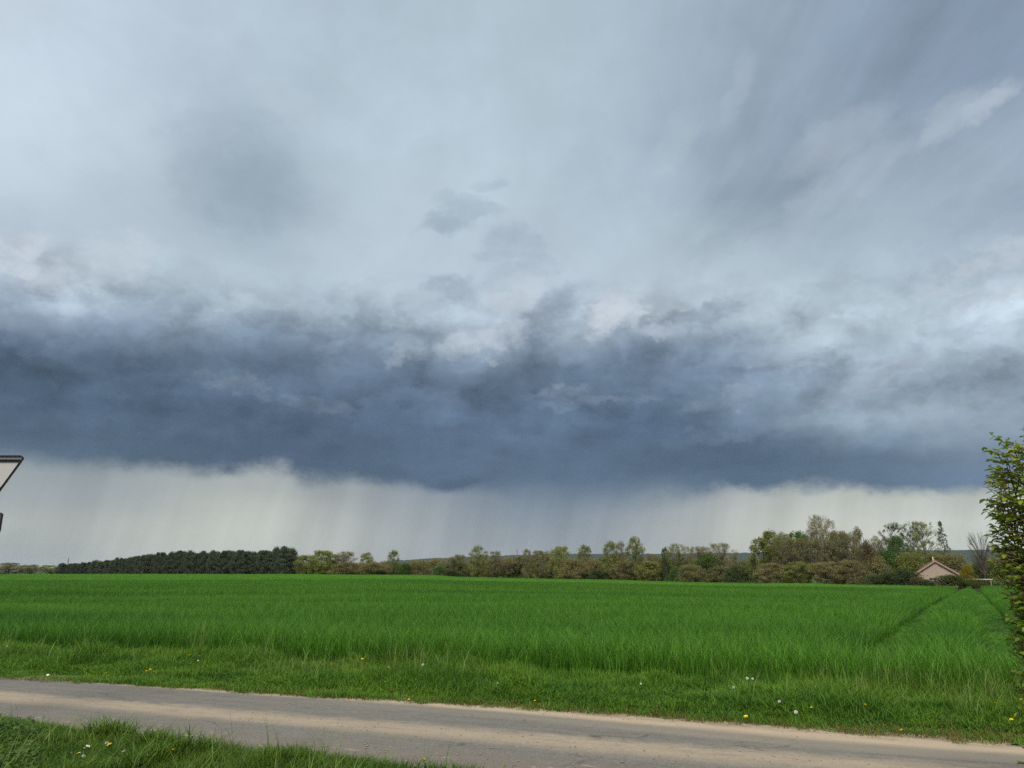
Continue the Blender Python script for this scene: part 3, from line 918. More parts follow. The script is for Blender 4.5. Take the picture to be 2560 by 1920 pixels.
# ------------------------------------------------------------------ verges
def build_verges():
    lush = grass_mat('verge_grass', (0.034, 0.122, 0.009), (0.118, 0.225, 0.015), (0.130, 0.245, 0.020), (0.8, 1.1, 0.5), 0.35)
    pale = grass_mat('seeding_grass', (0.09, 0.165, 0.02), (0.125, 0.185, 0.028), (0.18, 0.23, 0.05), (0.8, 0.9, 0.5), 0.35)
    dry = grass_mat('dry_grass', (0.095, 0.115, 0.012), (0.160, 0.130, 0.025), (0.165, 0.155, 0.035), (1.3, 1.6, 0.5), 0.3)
    ms = [blades('grass_tuft', lush, 22, 0.075, 0.20, 0.0065, 0.75, 0.45, 3, 200 + i) for i in range(4)]
    ms += [blades('tall_grass', pale, 9, 0.07, 0.50, 0.0055, 0.55, 0.4, 4, 210 + i) for i in range(3)]
    ms += [blades('dry_tuft', dry, 22, 0.07, 0.075, 0.006, 1.0, 0.5, 2, 220 + i) for i in range(3)]
    deep = grass_mat('near_verge_grass', (0.026, 0.082, 0.006), (0.085, 0.150, 0.010), (0.095, 0.165, 0.013), (0.9, 1.2, 0.5), 0.35)
    ms += [blades('dark_tuft', lush, 34, 0.10, 0.30, 0.009, 0.85, 0.4, 3, 230 + i) for i in range(2)]

    near_ms = [blades('near_tuft', deep, 22, 0.075, 0.20, 0.0065, 0.75, 0.45, 3, 240 + i) for i in range(4)] + ms[4:10] + [blades('near_dark_tuft', deep, 34, 0.10, 0.30, 0.009, 0.85, 0.4, 3, 250 + i) for i in range(2)]

    def lay(name, label, u, s, sel, hfun):
        x, y = road_xy(u, s)
        idx, h = hfun(u, s)
        w = rng.uniform(0.85, 1.25, len(u))
        o = scatter(name, np.stack([x, y, np.maximum(ground(x, y), 0.004 - 0.06 * (s < -0.3)) - 0.006], -1), rng.uniform(0, 6.28, len(u)), np.stack([w, w, h], -1), idx, near_ms if name.startswith('near') else ms)
        tag(o, label, 'grass', kind='stuff')
        print(name, len(u))

    # far verge, between lane and crop
    u, s = jitter_grid(-19, 13, -3.15, 0.62, 0.062)
    edge = np.interp(u, [-19, -8, -5.9, -3.2, -1.5, 0, 1.5, 3.2, 5.1, 13], [0.5, 0.34, 0.23, 0.16, 0.09, 0.0, -0.02, 0.10, 0.28, 0.38]) + 0.11 * fbm(u * 1.6, s * 0 + 1, 41) + 0.08 * fbm(u * 6.0, s * 0, 42)
    k = (s < edge) & ((s < edge - 0.12) | (rng.random(len(u)) < 0.55))
    u, s = u[k], s[k]

    def far(u, s):
        n = len(u)
        q = rng.random(n)
        ff = fbm(u * 0.7, s * 1.2, 43)
        depth = -s
        idx = rng.integers(0, 4, n)
        dryness = 0.8 * sstep(0.55, 0.0, depth + 0.25 * ff + 0.12 * np.clip(-u - 1, 0, 4))
        idx = np.where(q < dryness * 0.9, rng.integers(7, 10, n), idx)
        pale_p = np.clip(0.02 + 0.34 * np.exp(-((u + 3.7) / 1.2) ** 2) + 0.18 * np.exp(-((u - 5.2) / 1.6) ** 2) + 0.08 * ff, 0, 0.45) * sstep(0.5, 1.3, depth)
        idx = np.where((q > 1 - pale_p * 0.5), rng.integers(4, 7, n), idx)
        dk = (fbm(u * 1.3, s * 1.9, 51) > 0.25) & (depth > 0.45) & (q < 0.4)
        idx = np.where(dk, rng.integers(10, 12, n), idx)
        h = (0.36 + 0.62 * sstep(0.15, 1.6, depth)) * np.clip(1 + 0.75 * fbm(u * 1.1, s * 1.5, 44) + 0.35 * fbm(u * 3.1, s * 3.3, 45), 0.35, 2.1) * rng.uniform(0.65, 1.3, n)
        h = np.where(idx >= 7, np.where(idx < 10, rng.uniform(0.5, 1.3, n), h * 0.9), h)
        return idx, h * 0.95

    lay('verge_grass', 'uneven verge grass between the lane and the wheat', u, s, None, far)

    # near verge, the viewer's side
    u, s = jitter_grid(-11, 9, 2.55, 5.2, 0.058)
    edge = np.interp(u, [-11, -6.5, -4.6, -3.6, -2.6, -1.6, -0.6, 0.4, 9], [2.66, 2.70, 2.66, 2.80, 2.98, 3.12, 3.16, 3.3, 3.4]) + 0.07 * fbm(u * 2.5, s * 0, 46) + 0.03 * fbm(u * 9.0, s * 0, 47)
    k = (s > edge)
    u, s = u[k], s[k]

    def near(u, s):
        n = len(u)
        q = rng.random(n)
        ff = fbm(u * 0.9, s * 1.2, 48)
        idx = rng.integers(0, 4, n)
        idx = np.where(q > 0.975, rng.integers(4, 7, n), idx)
        tall = np.exp(-((u + 2.78) / 0.18) ** 2 - ((s - 3.15) / 0.2) ** 2) + 0.8 * np.exp(-((u + 2.15) / 0.2) ** 2 - ((s - 3.2) / 0.2) ** 2) + 0.45 * np.exp(-((u + 1.55) / 0.13) ** 2) + 0.4 * np.exp(-((u + 0.62) / 0.16) ** 2)
        idx = np.where((tall > 0.4) & (q < 0.45), rng.integers(10, 12, n), idx)
        h = (0.40 + 0.12 * sstep(0, 0.8, s - 2.8)) * (1 + 0.3 * ff) * rng.uniform(0.7, 1.25, n) * (1 + 1.3 * np.clip(tall, 0, 1))
        return idx, h

    lay('near_verge_grass', 'lush grass of the near verge in the lower left corner', u, s, None, near)

    # broad-leaved weeds in the lower left corner
    m, n, b = new_mat('weed_leaf')
    g = n.new('ShaderNodeNewGeometry')
    nz = n.noise(g.outputs['Position'], 14.0, 3.0, 0.6)
    ob = n.new('ShaderNodeObjectInfo')
    leaf_surface(n, b, n.scale(n.mix(nz, (0.036, 0.085, 0.012), (0.075, 0.13, 0.022)), 0.7 + 0.6 * So(n, ob.outputs['Random'])), 0.3)
    wm = []
    for i in range(4):
        r = np.random.default_rng(300 + i)
        V, F = [], []
        for q in range(26):
            th, el = r.uniform(0, 6.28), r.uniform(-0.1, 0.9)
            L, W = r.uniform(0.03, 0.055), r.uniform(0.012, 0.02)
            c = np.array((r.normal(0, 0.06), r.normal(0, 0.06), r.uniform(0.01, 0.13)))
            d = np.array((math.cos(th) * math.cos(el), math.sin(th) * math.cos(el), math.sin(el)))
            sd = np.array((-math.sin(th), math.cos(th), 0))
            o0 = len(V)
            V += [c, c + d * L * 0.5 + sd * W, c + d * L - np.array((0, 0, 0.01)), c + d * L * 0.5 - sd * W]
            F.append((o0, o0 + 1, o0 + 2, o0 + 3))
        wm.append(mesh_np('weed', V, F, m))
    yy = rng.uniform(5.6, 8.9, 420)
    xx = yy * np.tan(np.radians(rng.uniform(-38, -30.2, 420)))
    u, s = road_us(xx, yy)
    k = (s > 2.85) & (rng.random(420) < 0.1 + 0.9 * (fbm(u * 2.0, s * 2.0, 49) > -0.25))
    u, s = u[k], s[k]
    x, y = road_xy(u, s)
    sc = rng.uniform(0.7, 1.15, len(u))
    o = scatter('weeds', np.stack([x, y, ground(x, y)], -1), rng.uniform(0, 6.28, len(u)), np.stack([sc, sc, sc], -1), rng.integers(0, 4, len(u)), wm)
    tag(o, 'dark broad-leaved weeds crowding the lower left corner', 'weeds', kind='stuff')


build_verges()
TREES = [
    ('round', 'brown', -32.74, 640, 8.0, 19.6, 'low brown tree at the far left edge of the field', 'leafy_tree', None),
    ('round', 'brown', -31.61, 640, 6.7, 16.4, 'low brown tree between the leftmost tree and the pines', 'leafy_tree', None),
    ('round', 'olive', -30.53, 600, 5.8, 14.1, 'small yellow-green tree at the left end of the pine wood', 'leafy_tree', None),
    ('round', 'olive', -14.73, 318, 7.8, 9.1, 'olive tree touching the right end of the pine wood', 'leafy_tree', None),
    ('round', 'fresh', -13.81, 312, 9.6, 10.5, 'round yellow-green tree right of the pine wood', 'leafy_tree', None),
    ('round', 'olive', -12.79, 318, 8.1, 6.5, 'smaller olive tree right of the round yellow-green one', 'leafy_tree', None),
    ('twig', 'tan', -12.13, 315, 9.3, 8.7, 'pale half-leafed tree between two rounder olive trees', 'leafy_tree', None),
    ('poplar', 'olive', -10.51, 312, 8.8, 6.1, 'blunt-topped young poplar standing alone above brown scrub', 'poplar_tree', None),
    ('poplar', 'olive', -8.63, 310, 9.7, 5.4, 'narrow dark poplar left of the bright green bush', 'poplar_tree', None),
    ('bush', 'brown', -11.81, 305, 4.8, 12.5, 'brown scrub below the pale half-leafed tree', 'shrub', 'brown scrub along the field edge'),
    ('bush', 'brown', -10.03, 305, 4.8, 12.5, 'brown scrub at the foot of the blunt-topped poplar', 'shrub', 'brown scrub along the field edge'),
    ('bush', 'green', -7.82, 296, 4.3, 5.1, 'bright green bush at the foot of the narrow dark poplar', 'shrub', None),
    ('bush', 'brown', -6.87, 300, 5.5, 10.1, 'brown scrub between the two bright green bushes', 'shrub', 'brown scrub along the field edge'),
    ('bush', 'green', -5.32, 292, 3.6, 5.1, 'bright green bush where the blue hill starts', 'shrub', None),
    ('twig', 'tan', -4.75, 300, 6.5, 8.6, 'thin tan tree in front of the blue hill', 'leafy_tree', None),
    ('bush', 'dark', -4.33, 288, 2.0, 7.4, 'low dark green bush at the foot of the thin tan tree', 'shrub', None),
    ('twig', 'olive', -3.76, 298, 7.6, 8.5, 'yellow-topped tree left of the tall flat-topped poplar', 'leafy_tree', None),
    ('poplar', 'olive', -2.51, 286, 10.6, 7.3, 'tall flat-topped poplar speckled with dark clumps left of the mast', 'poplar_tree', None),
    ('twig', 'brown', -1.27, 286, 8.7, 5.8, 'brown tree beside the flat-topped poplar', 'leafy_tree', None),
    ('twig', 'brown', -0.24, 290, 6.8, 7.1, 'low brown tree left of the thin mast', 'leafy_tree', None),
    ('poplar', 'tan', 1.12, 278, 9.4, 4.3, 'slim poplar just right of the thin mast', 'poplar_tree', None),
    ('round', 'brown', 2.12, 274, 8.7, 7.6, 'round brown tree between two poplars', 'leafy_tree', None),
    ('round', 'olive', 3.59, 268, 9.8, 7.7, 'broad olive-brown tree left of the lone poplar', 'leafy_tree', None),
    ('poplar', 'olive', 5.27, 264, 10.2, 5.4, 'lone poplar with a small round head above the hill line', 'poplar_tree', None),
    ('bush', 'brown', 4.46, 262, 5.4, 9.4, 'brown scrub left of the lone poplar', 'shrub', 'brown scrub along the field edge'),
    ('bush', 'brown', 6.2, 258, 5.1, 8.4, 'brown scrub right of the lone poplar', 'shrub', 'brown scrub along the field edge'),
    ('poplar', 'olive', 7.17, 252, 11.1, 5.9, 'left one of the three tall poplars standing together', 'poplar_tree', None),
    ('poplar', 'tan', 7.96, 255, 10.9, 5.0, 'middle one of the three tall poplars standing together', 'poplar_tree', None),
    ('poplar', 'olive', 8.98, 250, 12.5, 5.9, 'tallest poplar, right one of the three standing together', 'poplar_tree', None),
    ('round', 'brown', 8.05, 246, 4.7, 8.3, 'brown tree below the three tall poplars', 'leafy_tree', None),
    ('bush', 'dark', 6.42, 250, 1.9, 7.2, 'dark green bush at the foot of the three poplars', 'shrub', None),
    ('twig', 'brown', 10.25, 244, 6.8, 5.5, 'rusty brown tree right of the three poplars', 'leafy_tree', None),
    ('round', 'olive', 9.83, 240, 4.5, 7.4, 'low olive tree in front of the rusty brown one', 'leafy_tree', None),
    ('poplar', 'dark', 11.15, 236, 8.6, 2.7, 'thin dark sapling rising above the hedge', 'poplar_tree', None),
    ('twig', 'olive', 12.13, 230, 9.5, 7.1, 'dark-speckled tree right of the thin dark sapling', 'leafy_tree', None),
    ('bush', 'green', 11.99, 222, 2.8, 5.4, 'green bush at the foot of the dark-speckled tree', 'shrub', None),
    ('twig', 'brown', 13.55, 224, 8.4, 7.6, 'brown twiggy tree left of the pale domed one', 'leafy_tree', None),
    ('twig', 'tan', 15.14, 220, 9.3, 8.8, 'pale domed tree with bare twigs left of the copse', 'leafy_tree', None),
    ('round', 'green', 14.07, 216, 6.1, 7.3, 'green tree below the brown twiggy one', 'leafy_tree', None),
    ('bush', 'dark', 16.27, 205, 3.1, 7.3, 'dark shrub at the left foot of the copse', 'shrub', None),
    ('bush', 'brown', 12.98, 212, 3.2, 7.1, 'brown scrub below the twiggy brown tree', 'shrub', 'brown scrub along the field edge'),
    ('bush', 'brown', 14.9, 210, 2.8, 6.7, 'brown scrub below the pale domed tree', 'shrub', 'brown scrub along the field edge'),
    ('round', 'olive', 17.89, 190, 9.7, 7.8, 'olive tree at the left end of the copse', 'leafy_tree', None),
    ('round', 'olive', 18.85, 184, 10.8, 7.5, 'second tree from the left in the copse', 'leafy_tree', None),
    ('twig', 'brown', 19.57, 178, 9.7, 6.4, 'brown tree with a leaning pale trunk in the copse', 'leafy_tree', None),
    ('round', 'green', 20.11, 186, 10.8, 6.1, 'greener tree in the middle of the copse', 'leafy_tree', None),
    ('twig', 'brown', 20.71, 178, 9.2, 6.0, 'brown tree left of the tallest one in the copse', 'leafy_tree', None),
    ('twig', 'tan', 21.87, 188, 14.9, 7.1, 'tallest tree of the copse with an open fan-shaped crown', 'leafy_tree', None),
    ('twig', 'brown', 21.83, 174, 8.8, 7.1, 'brown tree in front of the tallest one in the copse', 'leafy_tree', None),
    ('round', 'brown', 22.79, 178, 10.5, 6.9, 'dense brown tree right of the tallest one in the copse', 'leafy_tree', None),
    ('twig', 'brown', 23.38, 172, 9.9, 6.2, 'brown tree with a straight grey trunk in the copse', 'leafy_tree', None),
    ('poplar', 'brown', 23.99, 178, 11.5, 3.1, 'narrow upright tree at the right end of the copse', 'poplar_tree', None),
    ('bush', 'rust', 24.54, 176, 8.2, 4.5, 'reddish bush closing the copse on the right', 'shrub', None),
    ('round', 'brown', 18.28, 176, 3.3, 7.2, 'brown undergrowth under the left end of the copse', 'shrub', 'undergrowth of the copse'),
    ('round', 'olive', 20.13, 172, 3.7, 7.0, 'olive undergrowth under the middle of the copse', 'shrub', 'undergrowth of the copse'),
    ('round', 'brown', 21.84, 168, 3.5, 6.9, 'brown undergrowth under the tallest tree', 'shrub', 'undergrowth of the copse'),
    ('round', 'brown', 23.5, 166, 3.8, 5.9, 'brown undergrowth under the right end of the copse', 'shrub', 'undergrowth of the copse'),
    ('twig', 'brown', 25.32, 186, 9.7, 4.8, 'thin bare-topped tree left of the tall alders', 'leafy_tree', None),
    ('alder', 'dark', 26.04, 186, 12.9, 5.1, 'tall open alder, leftmost of the row behind the house', 'alder_tree', None),
    ('round', 'green', 26.33, 180, 9.5, 4.6, 'green tree in front of the leftmost alder', 'leafy_tree', None),
    ('alder', 'dark', 27.29, 188, 13.4, 5.0, 'tall alder in the middle of the row behind the house', 'alder_tree', None),
    ('alder', 'olive', 27.97, 184, 13.2, 5.8, 'broadest alder, just left of the house ridge', 'alder_tree', None),
    ('spruce', 'dark', 29.1, 186, 13.5, 5.1, 'spiky half-bare larch above the house roof', 'larch_tree', None),
    ('bush', 'green', 25.67, 178, 5.8, 6.4, 'green thicket below the leftmost alder', 'shrub', 'thicket behind the house'),
    ('bush', 'olive', 26.97, 176, 5.6, 6.8, 'olive thicket left of the house roof', 'shrub', 'thicket behind the house'),
    ('bush', 'brown', 25.04, 174, 4.6, 5.9, 'brown thicket right of the copse', 'shrub', 'thicket behind the house'),
    ('bush', 'brown', 29.36, 180, 5.5, 7.7, 'brown thicket behind the right roof slope', 'shrub', 'thicket behind the house'),
    ('bush', 'olive', 28.35, 182, 5.5, 5.6, 'olive thicket behind the house ridge', 'shrub', 'thicket behind the house'),
    ('bush', 'olive', 31.08, 172, 4.2, 7.0, 'olive thicket beside the near hedge tree', 'shrub', 'thicket behind the house'),
    ('bush', 'brown', 32.48, 172, 4.6, 7.0, 'brown thicket behind the near hedge tree', 'shrub', 'thicket behind the house'),
    ('bare', 'twig', 31.11, 168, 10.1, 4.6, 'bare leafless tree between the house and the near shrub', 'bare_tree', None),
    ('bush', 'dark', 25.16, 150, 0.9, 5.8, 'low dark bush at the field edge left of the house', 'shrub', None),
    ('bush', 'dark', 26.43, 147, 2.0, 6.9, 'rounded dark green bush left of the house wall', 'shrub', None),
    ('bush', 'rust', 27.21, 143, 0.5, 1.9, 'small reddish bush at the left corner of the house', 'shrub', None),
    ('bush', 'dark', 27.79, 141, 0.1, 2.7, 'low clipped bush under the house window', 'shrub', None),
    ('bush', 'moss', 29.23, 139, 0.9, 6.8, 'rounded olive bush hiding the right corner of the house', 'shrub', None),
    ('bush', 'yellow', 30.12, 158, 2.7, 2.4, 'yellow flowering bush right of the house', 'shrub', None),
    ('bush', 'moss', 30.6, 142, 0.1, 3.6, 'low mossy bush in front of the white rail', 'shrub', None),
    ('bush', 'olive', -14.92, 340, 5.2, 10.7, 'brown-green scrub in the unbroken hedge behind the field', 'shrub', 'scrub of the hedge behind the field'),
    ('bush', 'brown', -13.99, 337, 5.8, 10.8, 'brown-green scrub in the unbroken hedge behind the field', 'shrub', 'scrub of the hedge behind the field'),
    ('bush', 'moss', -13.04, 333, 5.1, 9.8, 'brown-green scrub in the unbroken hedge behind the field', 'shrub', 'scrub of the hedge behind the field'),
    ('bush', 'moss', -12.09, 330, 4.9, 11.8, 'brown-green scrub in the unbroken hedge behind the field', 'shrub', 'scrub of the hedge behind the field'),
    ('bush', 'brown', -11.13, 327, 4.5, 11.7, 'brown-green scrub in the unbroken hedge behind the field', 'shrub', 'scrub of the hedge behind the field'),
    ('bush', 'brown', -10.17, 323, 5.1, 9.8, 'brown-green scrub in the unbroken hedge behind the field', 'shrub', 'scrub of the hedge behind the field'),
    ('bush', 'brown', -9.2, 320, 5.4, 9.6, 'brown-green scrub in the unbroken hedge behind the field', 'shrub', 'scrub of the hedge behind the field'),
    ('bush', 'moss', -8.22, 317, 4.3, 9.3, 'brown-green scrub in the unbroken hedge behind the field', 'shrub', 'scrub of the hedge behind the field'),
    ('bush', 'brown', -7.24, 322, 4.6, 12.2, 'brown-green scrub in the unbroken hedge behind the field', 'shrub', 'scrub of the hedge behind the field'),
    ('bush', 'brown', -6.26, 318, 5.6, 11.5, 'brown-green scrub in the unbroken hedge behind the field', 'shrub', 'scrub of the hedge behind the field'),
    ('bush', 'brown', -5.27, 315, 6.0, 11.5, 'brown-green scrub in the unbroken hedge behind the field', 'shrub', 'scrub of the hedge behind the field'),
    ('bush', 'brown', -4.28, 312, 5.0, 9.8, 'brown-green scrub in the unbroken hedge behind the field', 'shrub', 'scrub of the hedge behind the field'),
    ('bush', 'brown', -3.29, 308, 5.1, 11.0, 'brown-green scrub in the unbroken hedge behind the field', 'shrub', 'scrub of the hedge behind the field'),
    ('bush', 'brown', -2.29, 305, 6.6, 8.9, 'brown-green scrub in the unbroken hedge behind the field', 'shrub', 'scrub of the hedge behind the field'),
    ('bush', 'brown', -1.29, 302, 5.8, 9.1, 'brown-green scrub in the unbroken hedge behind the field', 'shrub', 'scrub of the hedge behind the field'),
    ('bush', 'brown', -0.29, 298, 6.1, 11.5, 'brown-green scrub in the unbroken hedge behind the field', 'shrub', 'scrub of the hedge behind the field'),
    ('bush', 'moss', 0.71, 295, 6.5, 9.0, 'brown-green scrub in the unbroken hedge behind the field', 'shrub', 'scrub of the hedge behind the field'),
    ('bush', 'olive', 1.7, 292, 4.9, 8.4, 'brown-green scrub in the unbroken hedge behind the field', 'shrub', 'scrub of the hedge behind the field'),
    ('bush', 'moss', 2.7, 288, 6.2, 10.9, 'brown-green scrub in the unbroken hedge behind the field', 'shrub', 'scrub of the hedge behind the field'),
    ('bush', 'moss', 3.7, 285, 5.4, 9.6, 'brown-green scrub in the unbroken hedge behind the field', 'shrub', 'scrub of the hedge behind the field'),
    ('bush', 'brown', 4.69, 282, 4.7, 8.3, 'brown-green scrub in the unbroken hedge behind the field', 'shrub', 'scrub of the hedge behind the field'),
    ('bush', 'brown', 5.68, 278, 5.9, 9.9, 'brown-green scrub in the unbroken hedge behind the field', 'shrub', 'scrub of the hedge behind the field'),
    ('bush', 'moss', 6.67, 275, 5.9, 9.9, 'brown-green scrub in the unbroken hedge behind the field', 'shrub', 'scrub of the hedge behind the field'),
    ('bush', 'olive', 7.66, 272, 6.1, 9.3, 'brown-green scrub in the unbroken hedge behind the field', 'shrub', 'scrub of the hedge behind the field'),
    ('bush', 'brown', 8.63, 269, 5.1, 9.7, 'brown-green scrub in the unbroken hedge behind the field', 'shrub', 'scrub of the hedge behind the field'),
    ('bush', 'moss', 9.6, 265, 4.8, 10.3, 'brown-green scrub in the unbroken hedge behind the field', 'shrub', 'scrub of the hedge behind the field'),
    ('bush', 'brown', 10.58, 262, 5.8, 10.0, 'brown-green scrub in the unbroken hedge behind the field', 'shrub', 'scrub of the hedge behind the field'),
    ('bush', 'moss', 11.54, 259, 5.5, 8.7, 'brown-green scrub in the unbroken hedge behind the field', 'shrub', 'scrub of the hedge behind the field'),
    ('bush', 'moss', 12.49, 255, 4.7, 8.8, 'brown-green scrub in the unbroken hedge behind the field', 'shrub', 'scrub of the hedge behind the field'),
    ('bush', 'brown', 13.43, 252, 4.6, 9.4, 'brown-green scrub in the unbroken hedge behind the field', 'shrub', 'scrub of the hedge behind the field'),
    ('bush', 'moss', 14.39, 249, 5.6, 8.1, 'brown-green scrub in the unbroken hedge behind the field', 'shrub', 'scrub of the hedge behind the field'),
    ('bush', 'brown', 15.32, 245, 5.3, 9.5, 'brown-green scrub in the unbroken hedge behind the field', 'shrub', 'scrub of the hedge behind the field'),
    ('bush', 'brown', 16.24, 242, 4.7, 7.9, 'brown-green scrub in the unbroken hedge behind the field', 'shrub', 'scrub of the hedge behind the field'),
    ('bush', 'brown', 17.15, 239, 4.7, 7.9, 'brown-green scrub in the unbroken hedge behind the field', 'shrub', 'scrub of the hedge behind the field'),
]
PINES = [(-30.02, 556, 6.8), (-29.85, 550, 7.1), (-29.65, 551, 6.1), (-29.45, 543, 7.4), (-29.28, 535, 7.6), (-29.10, 536, 6.6), (-28.88, 525, 7.0), (-28.70, 524, 7.4), (-28.46, 513, 7.2), (-28.25, 510, 7.7), (-28.08, 502, 8.2), (-27.83, 499, 7.8), (-27.63, 495, 7.9), (-27.38, 488, 8.1), (-27.18, 482, 8.6), (-27.00, 480, 9.2), (-26.82, 474, 9.7), (-26.61, 468, 9.1), (-26.39, 461, 8.7), (-26.19, 460, 10.0), (-25.98, 456, 10.0), (-25.76, 453, 10.0), (-25.57, 444, 10.8), (-25.30, 439, 10.3), (-25.09, 437, 11.0), (-24.88, 437, 10.5), (-24.59, 432, 10.6), (-24.40, 428, 11.3), (-24.12, 423, 11.3), (-23.85, 414, 10.9), (-23.63, 410, 11.4), (-23.38, 409, 10.7), (-23.18, 406, 11.8), (-22.89, 404, 11.4), (-22.66, 402, 10.6), (-22.44, 397, 11.7), (-22.19, 396, 10.9), (-21.97, 394, 11.1), (-21.66, 393, 11.6), (-21.36, 392, 11.3), (-21.09, 384, 11.5), (-20.86, 380, 11.4), (-20.54, 378, 10.9), (-20.31, 373, 11.6), (-20.06, 375, 11.6), (-19.81, 373, 11.7), (-19.51, 366, 10.6), (-19.18, 366, 10.9), (-18.87, 358, 11.0), (-18.60, 362, 10.5), (-18.27, 357, 11.0), (-17.93, 355, 10.7), (-17.63, 351, 10.8), (-17.35, 351, 10.6), (-17.10, 348, 10.6), (-16.79, 345, 11.7), (-16.51, 340, 10.9), (-16.26, 338, 11.9), (-15.94, 337, 11.0), (-15.66, 335, 11.0), (-29.83, 563, 5.5), (-29.61, 563, 5.9), (-29.40, 552, 5.9), (-29.20, 551, 7.0), (-28.97, 542, 7.0), (-28.81, 538, 7.9), (-28.59, 532, 6.7), (-28.43, 529, 7.7), (-28.22, 524, 8.4), (-27.97, 515, 8.5), (-27.75, 508, 7.6), (-27.56, 508, 8.2), (-27.38, 500, 8.9), (-27.12, 492, 8.5), (-26.85, 483, 8.3), (-26.60, 478, 9.4), (-26.33, 477, 9.3), (-26.12, 467, 8.9), (-25.92, 464, 9.7), (-25.67, 462, 9.3), (-25.48, 457, 10.3), (-25.23, 452, 10.0), (-25.03, 451, 10.8), (-24.78, 448, 10.2), (-24.52, 440, 10.5), (-24.28, 435, 10.4), (-23.99, 433, 11.4), (-23.70, 425, 11.0), (-23.47, 422, 10.8), (-23.19, 417, 11.6), (-22.95, 415, 10.7), (-22.64, 415, 11.2), (-22.38, 409, 10.9), (-22.11, 407, 10.4), (-21.83, 405, 11.2), (-21.60, 407, 11.6), (-21.28, 402, 10.7), (-20.96, 396, 11.6), (-20.67, 395, 11.1), (-20.35, 384, 10.7), (-20.04, 386, 11.0), (-19.74, 380, 10.8), (-19.40, 379, 11.2), (-19.06, 373, 10.7), (-18.79, 373, 11.1), (-18.43, 368, 10.4), (-18.13, 365, 10.4), (-17.85, 361, 11.4), (-17.53, 361, 10.8), (-17.23, 359, 10.6), (-16.96, 359, 11.6), (-16.59, 353, 10.9), (-16.30, 347, 11.9), (-16.01, 350, 11.0)]
TALL_PINE = (-16.17, 332, 11.9)
DANDELIONS = [
    (-5.30, 11.69, 0.16, 'left dandelion of the yellow trio on the far verge'),
    (-5.25, 11.67, 0.19, 'topmost dandelion of the yellow trio on the far verge'),
    (-5.20, 11.64, 0.16, 'right dandelion of the yellow trio on the far verge'),
    (-5.94, 11.83, 0.12, 'single dandelion left of the yellow trio'),
    (-5.32, 13.27, 0.22, 'left yellow dandelion of the pair by the crop edge'),
    (-5.13, 13.15, 0.22, 'right yellow dandelion of the pair by the crop edge'),
    (-2.31, 12.48, 0.25, 'yellow dandelion in the tall pale grass'),
    (-1.66, 11.51, 0.15, 'yellow dandelion among the white seed heads'),
    (-1.24, 9.93, 0.05, 'low dandelion at the sandy road edge'),
    (0.27, 9.78, 0.06, 'dandelion near the middle of the far road edge'),
    (2.51, 8.71, 0.07, 'dandelion right of centre beside the sandy road edge'),
    (3.28, 8.93, 0.12, 'dandelion in the verge before the crop wheel track'),
    (3.79, 8.76, 0.18, 'dandelion in the trampled grass below the wheel track'),
    (3.81, 8.04, 0.06, 'low dandelion by the road at the right'),
    (5.35, 9.03, 0.15, 'upper one of the two dandelions by the near shrub'),
    (5.06, 8.25, 0.12, 'lower one of the two dandelions by the near shrub'),
    (-3.30, 6.79, 0.19, 'small dandelion among the daisies of the near verge'),
    (-2.70, 6.58, 0.19, 'largest dandelion, on the near verge'),
    (-0.67, 6.25, 0.19, 'dandelion at the bottom edge near the middle'),
]
CLOCKS = [
    (-9.15, 14.50, 0.25, 'white dandelion seed head at the far left of the verge'),
    (-1.30, 11.63, 0.26, 'tallest white dandelion seed head on the far verge'),
    (-1.79, 11.69, 0.22, 'white seed head left of the tallest one'),
    (-1.60, 11.57, 0.18, 'white seed head just below the tallest one'),
    (-0.18, 10.61, 0.15, 'white seed head in the middle of the far verge'),
    (1.66, 10.46, 0.16, 'white seed head right of centre on the far verge'),
    (2.78, 10.12, 0.16, 'round white seed head in front of bent grass stalks'),
    (3.11, 10.68, 0.20, 'left one of two small seed heads by the crop'),
    (3.16, 10.64, 0.20, 'right one of two small seed heads by the crop'),
    (3.01, 8.69, 0.12, 'white seed head near the road at the right'),
    (3.03, 9.22, 0.14, 'pale seed head right of the round one'),
    (-3.48, 7.04, 0.15, 'grey seed head on the near verge'),
    (-4.96, 12.72, 0.20, 'grey seed head below the yellow pair'),
]
DAISIES = [
    (-6.89, 12.15, 0.08, 'right white daisy at the left end of the far verge'),
    (-6.88, 11.98, 0.08, 'left white daisy at the left end of the far verge'),
    (-1.76, 11.13, 0.10, 'left daisy of the pair on the far verge'),
    (-1.69, 11.13, 0.10, 'right daisy of the pair on the far verge'),
    (-1.32, 9.99, 0.05, 'white daisy at the sandy road edge'),
    (-3.61, 6.96, 0.13, 'left daisy of the upper pair on the near verge'),
    (-3.61, 7.03, 0.13, 'right daisy of the upper pair on the near verge'),
    (-3.62, 6.79, 0.13, 'leftmost daisy of the near verge'),
    (-3.54, 6.77, 0.13, 'daisy just right of the leftmost one on the near verge'),
    (-3.44, 6.66, 0.13, 'daisy below the upper pair on the near verge'),
    (-3.24, 6.70, 0.13, 'daisy straight below the small near dandelion'),
    (-3.18, 6.78, 0.14, 'larger daisy right of the small near dandelion'),
    (-2.96, 6.69, 0.13, 'daisy left below the largest dandelion'),
    (-3.24, 6.42, 0.13, 'left daisy of the pair at the bottom edge'),
    (-3.22, 6.42, 0.13, 'right daisy of the pair at the bottom edge'),
    (-1.74, 6.55, 0.13, 'white daisy at the tip of the near verge'),
]


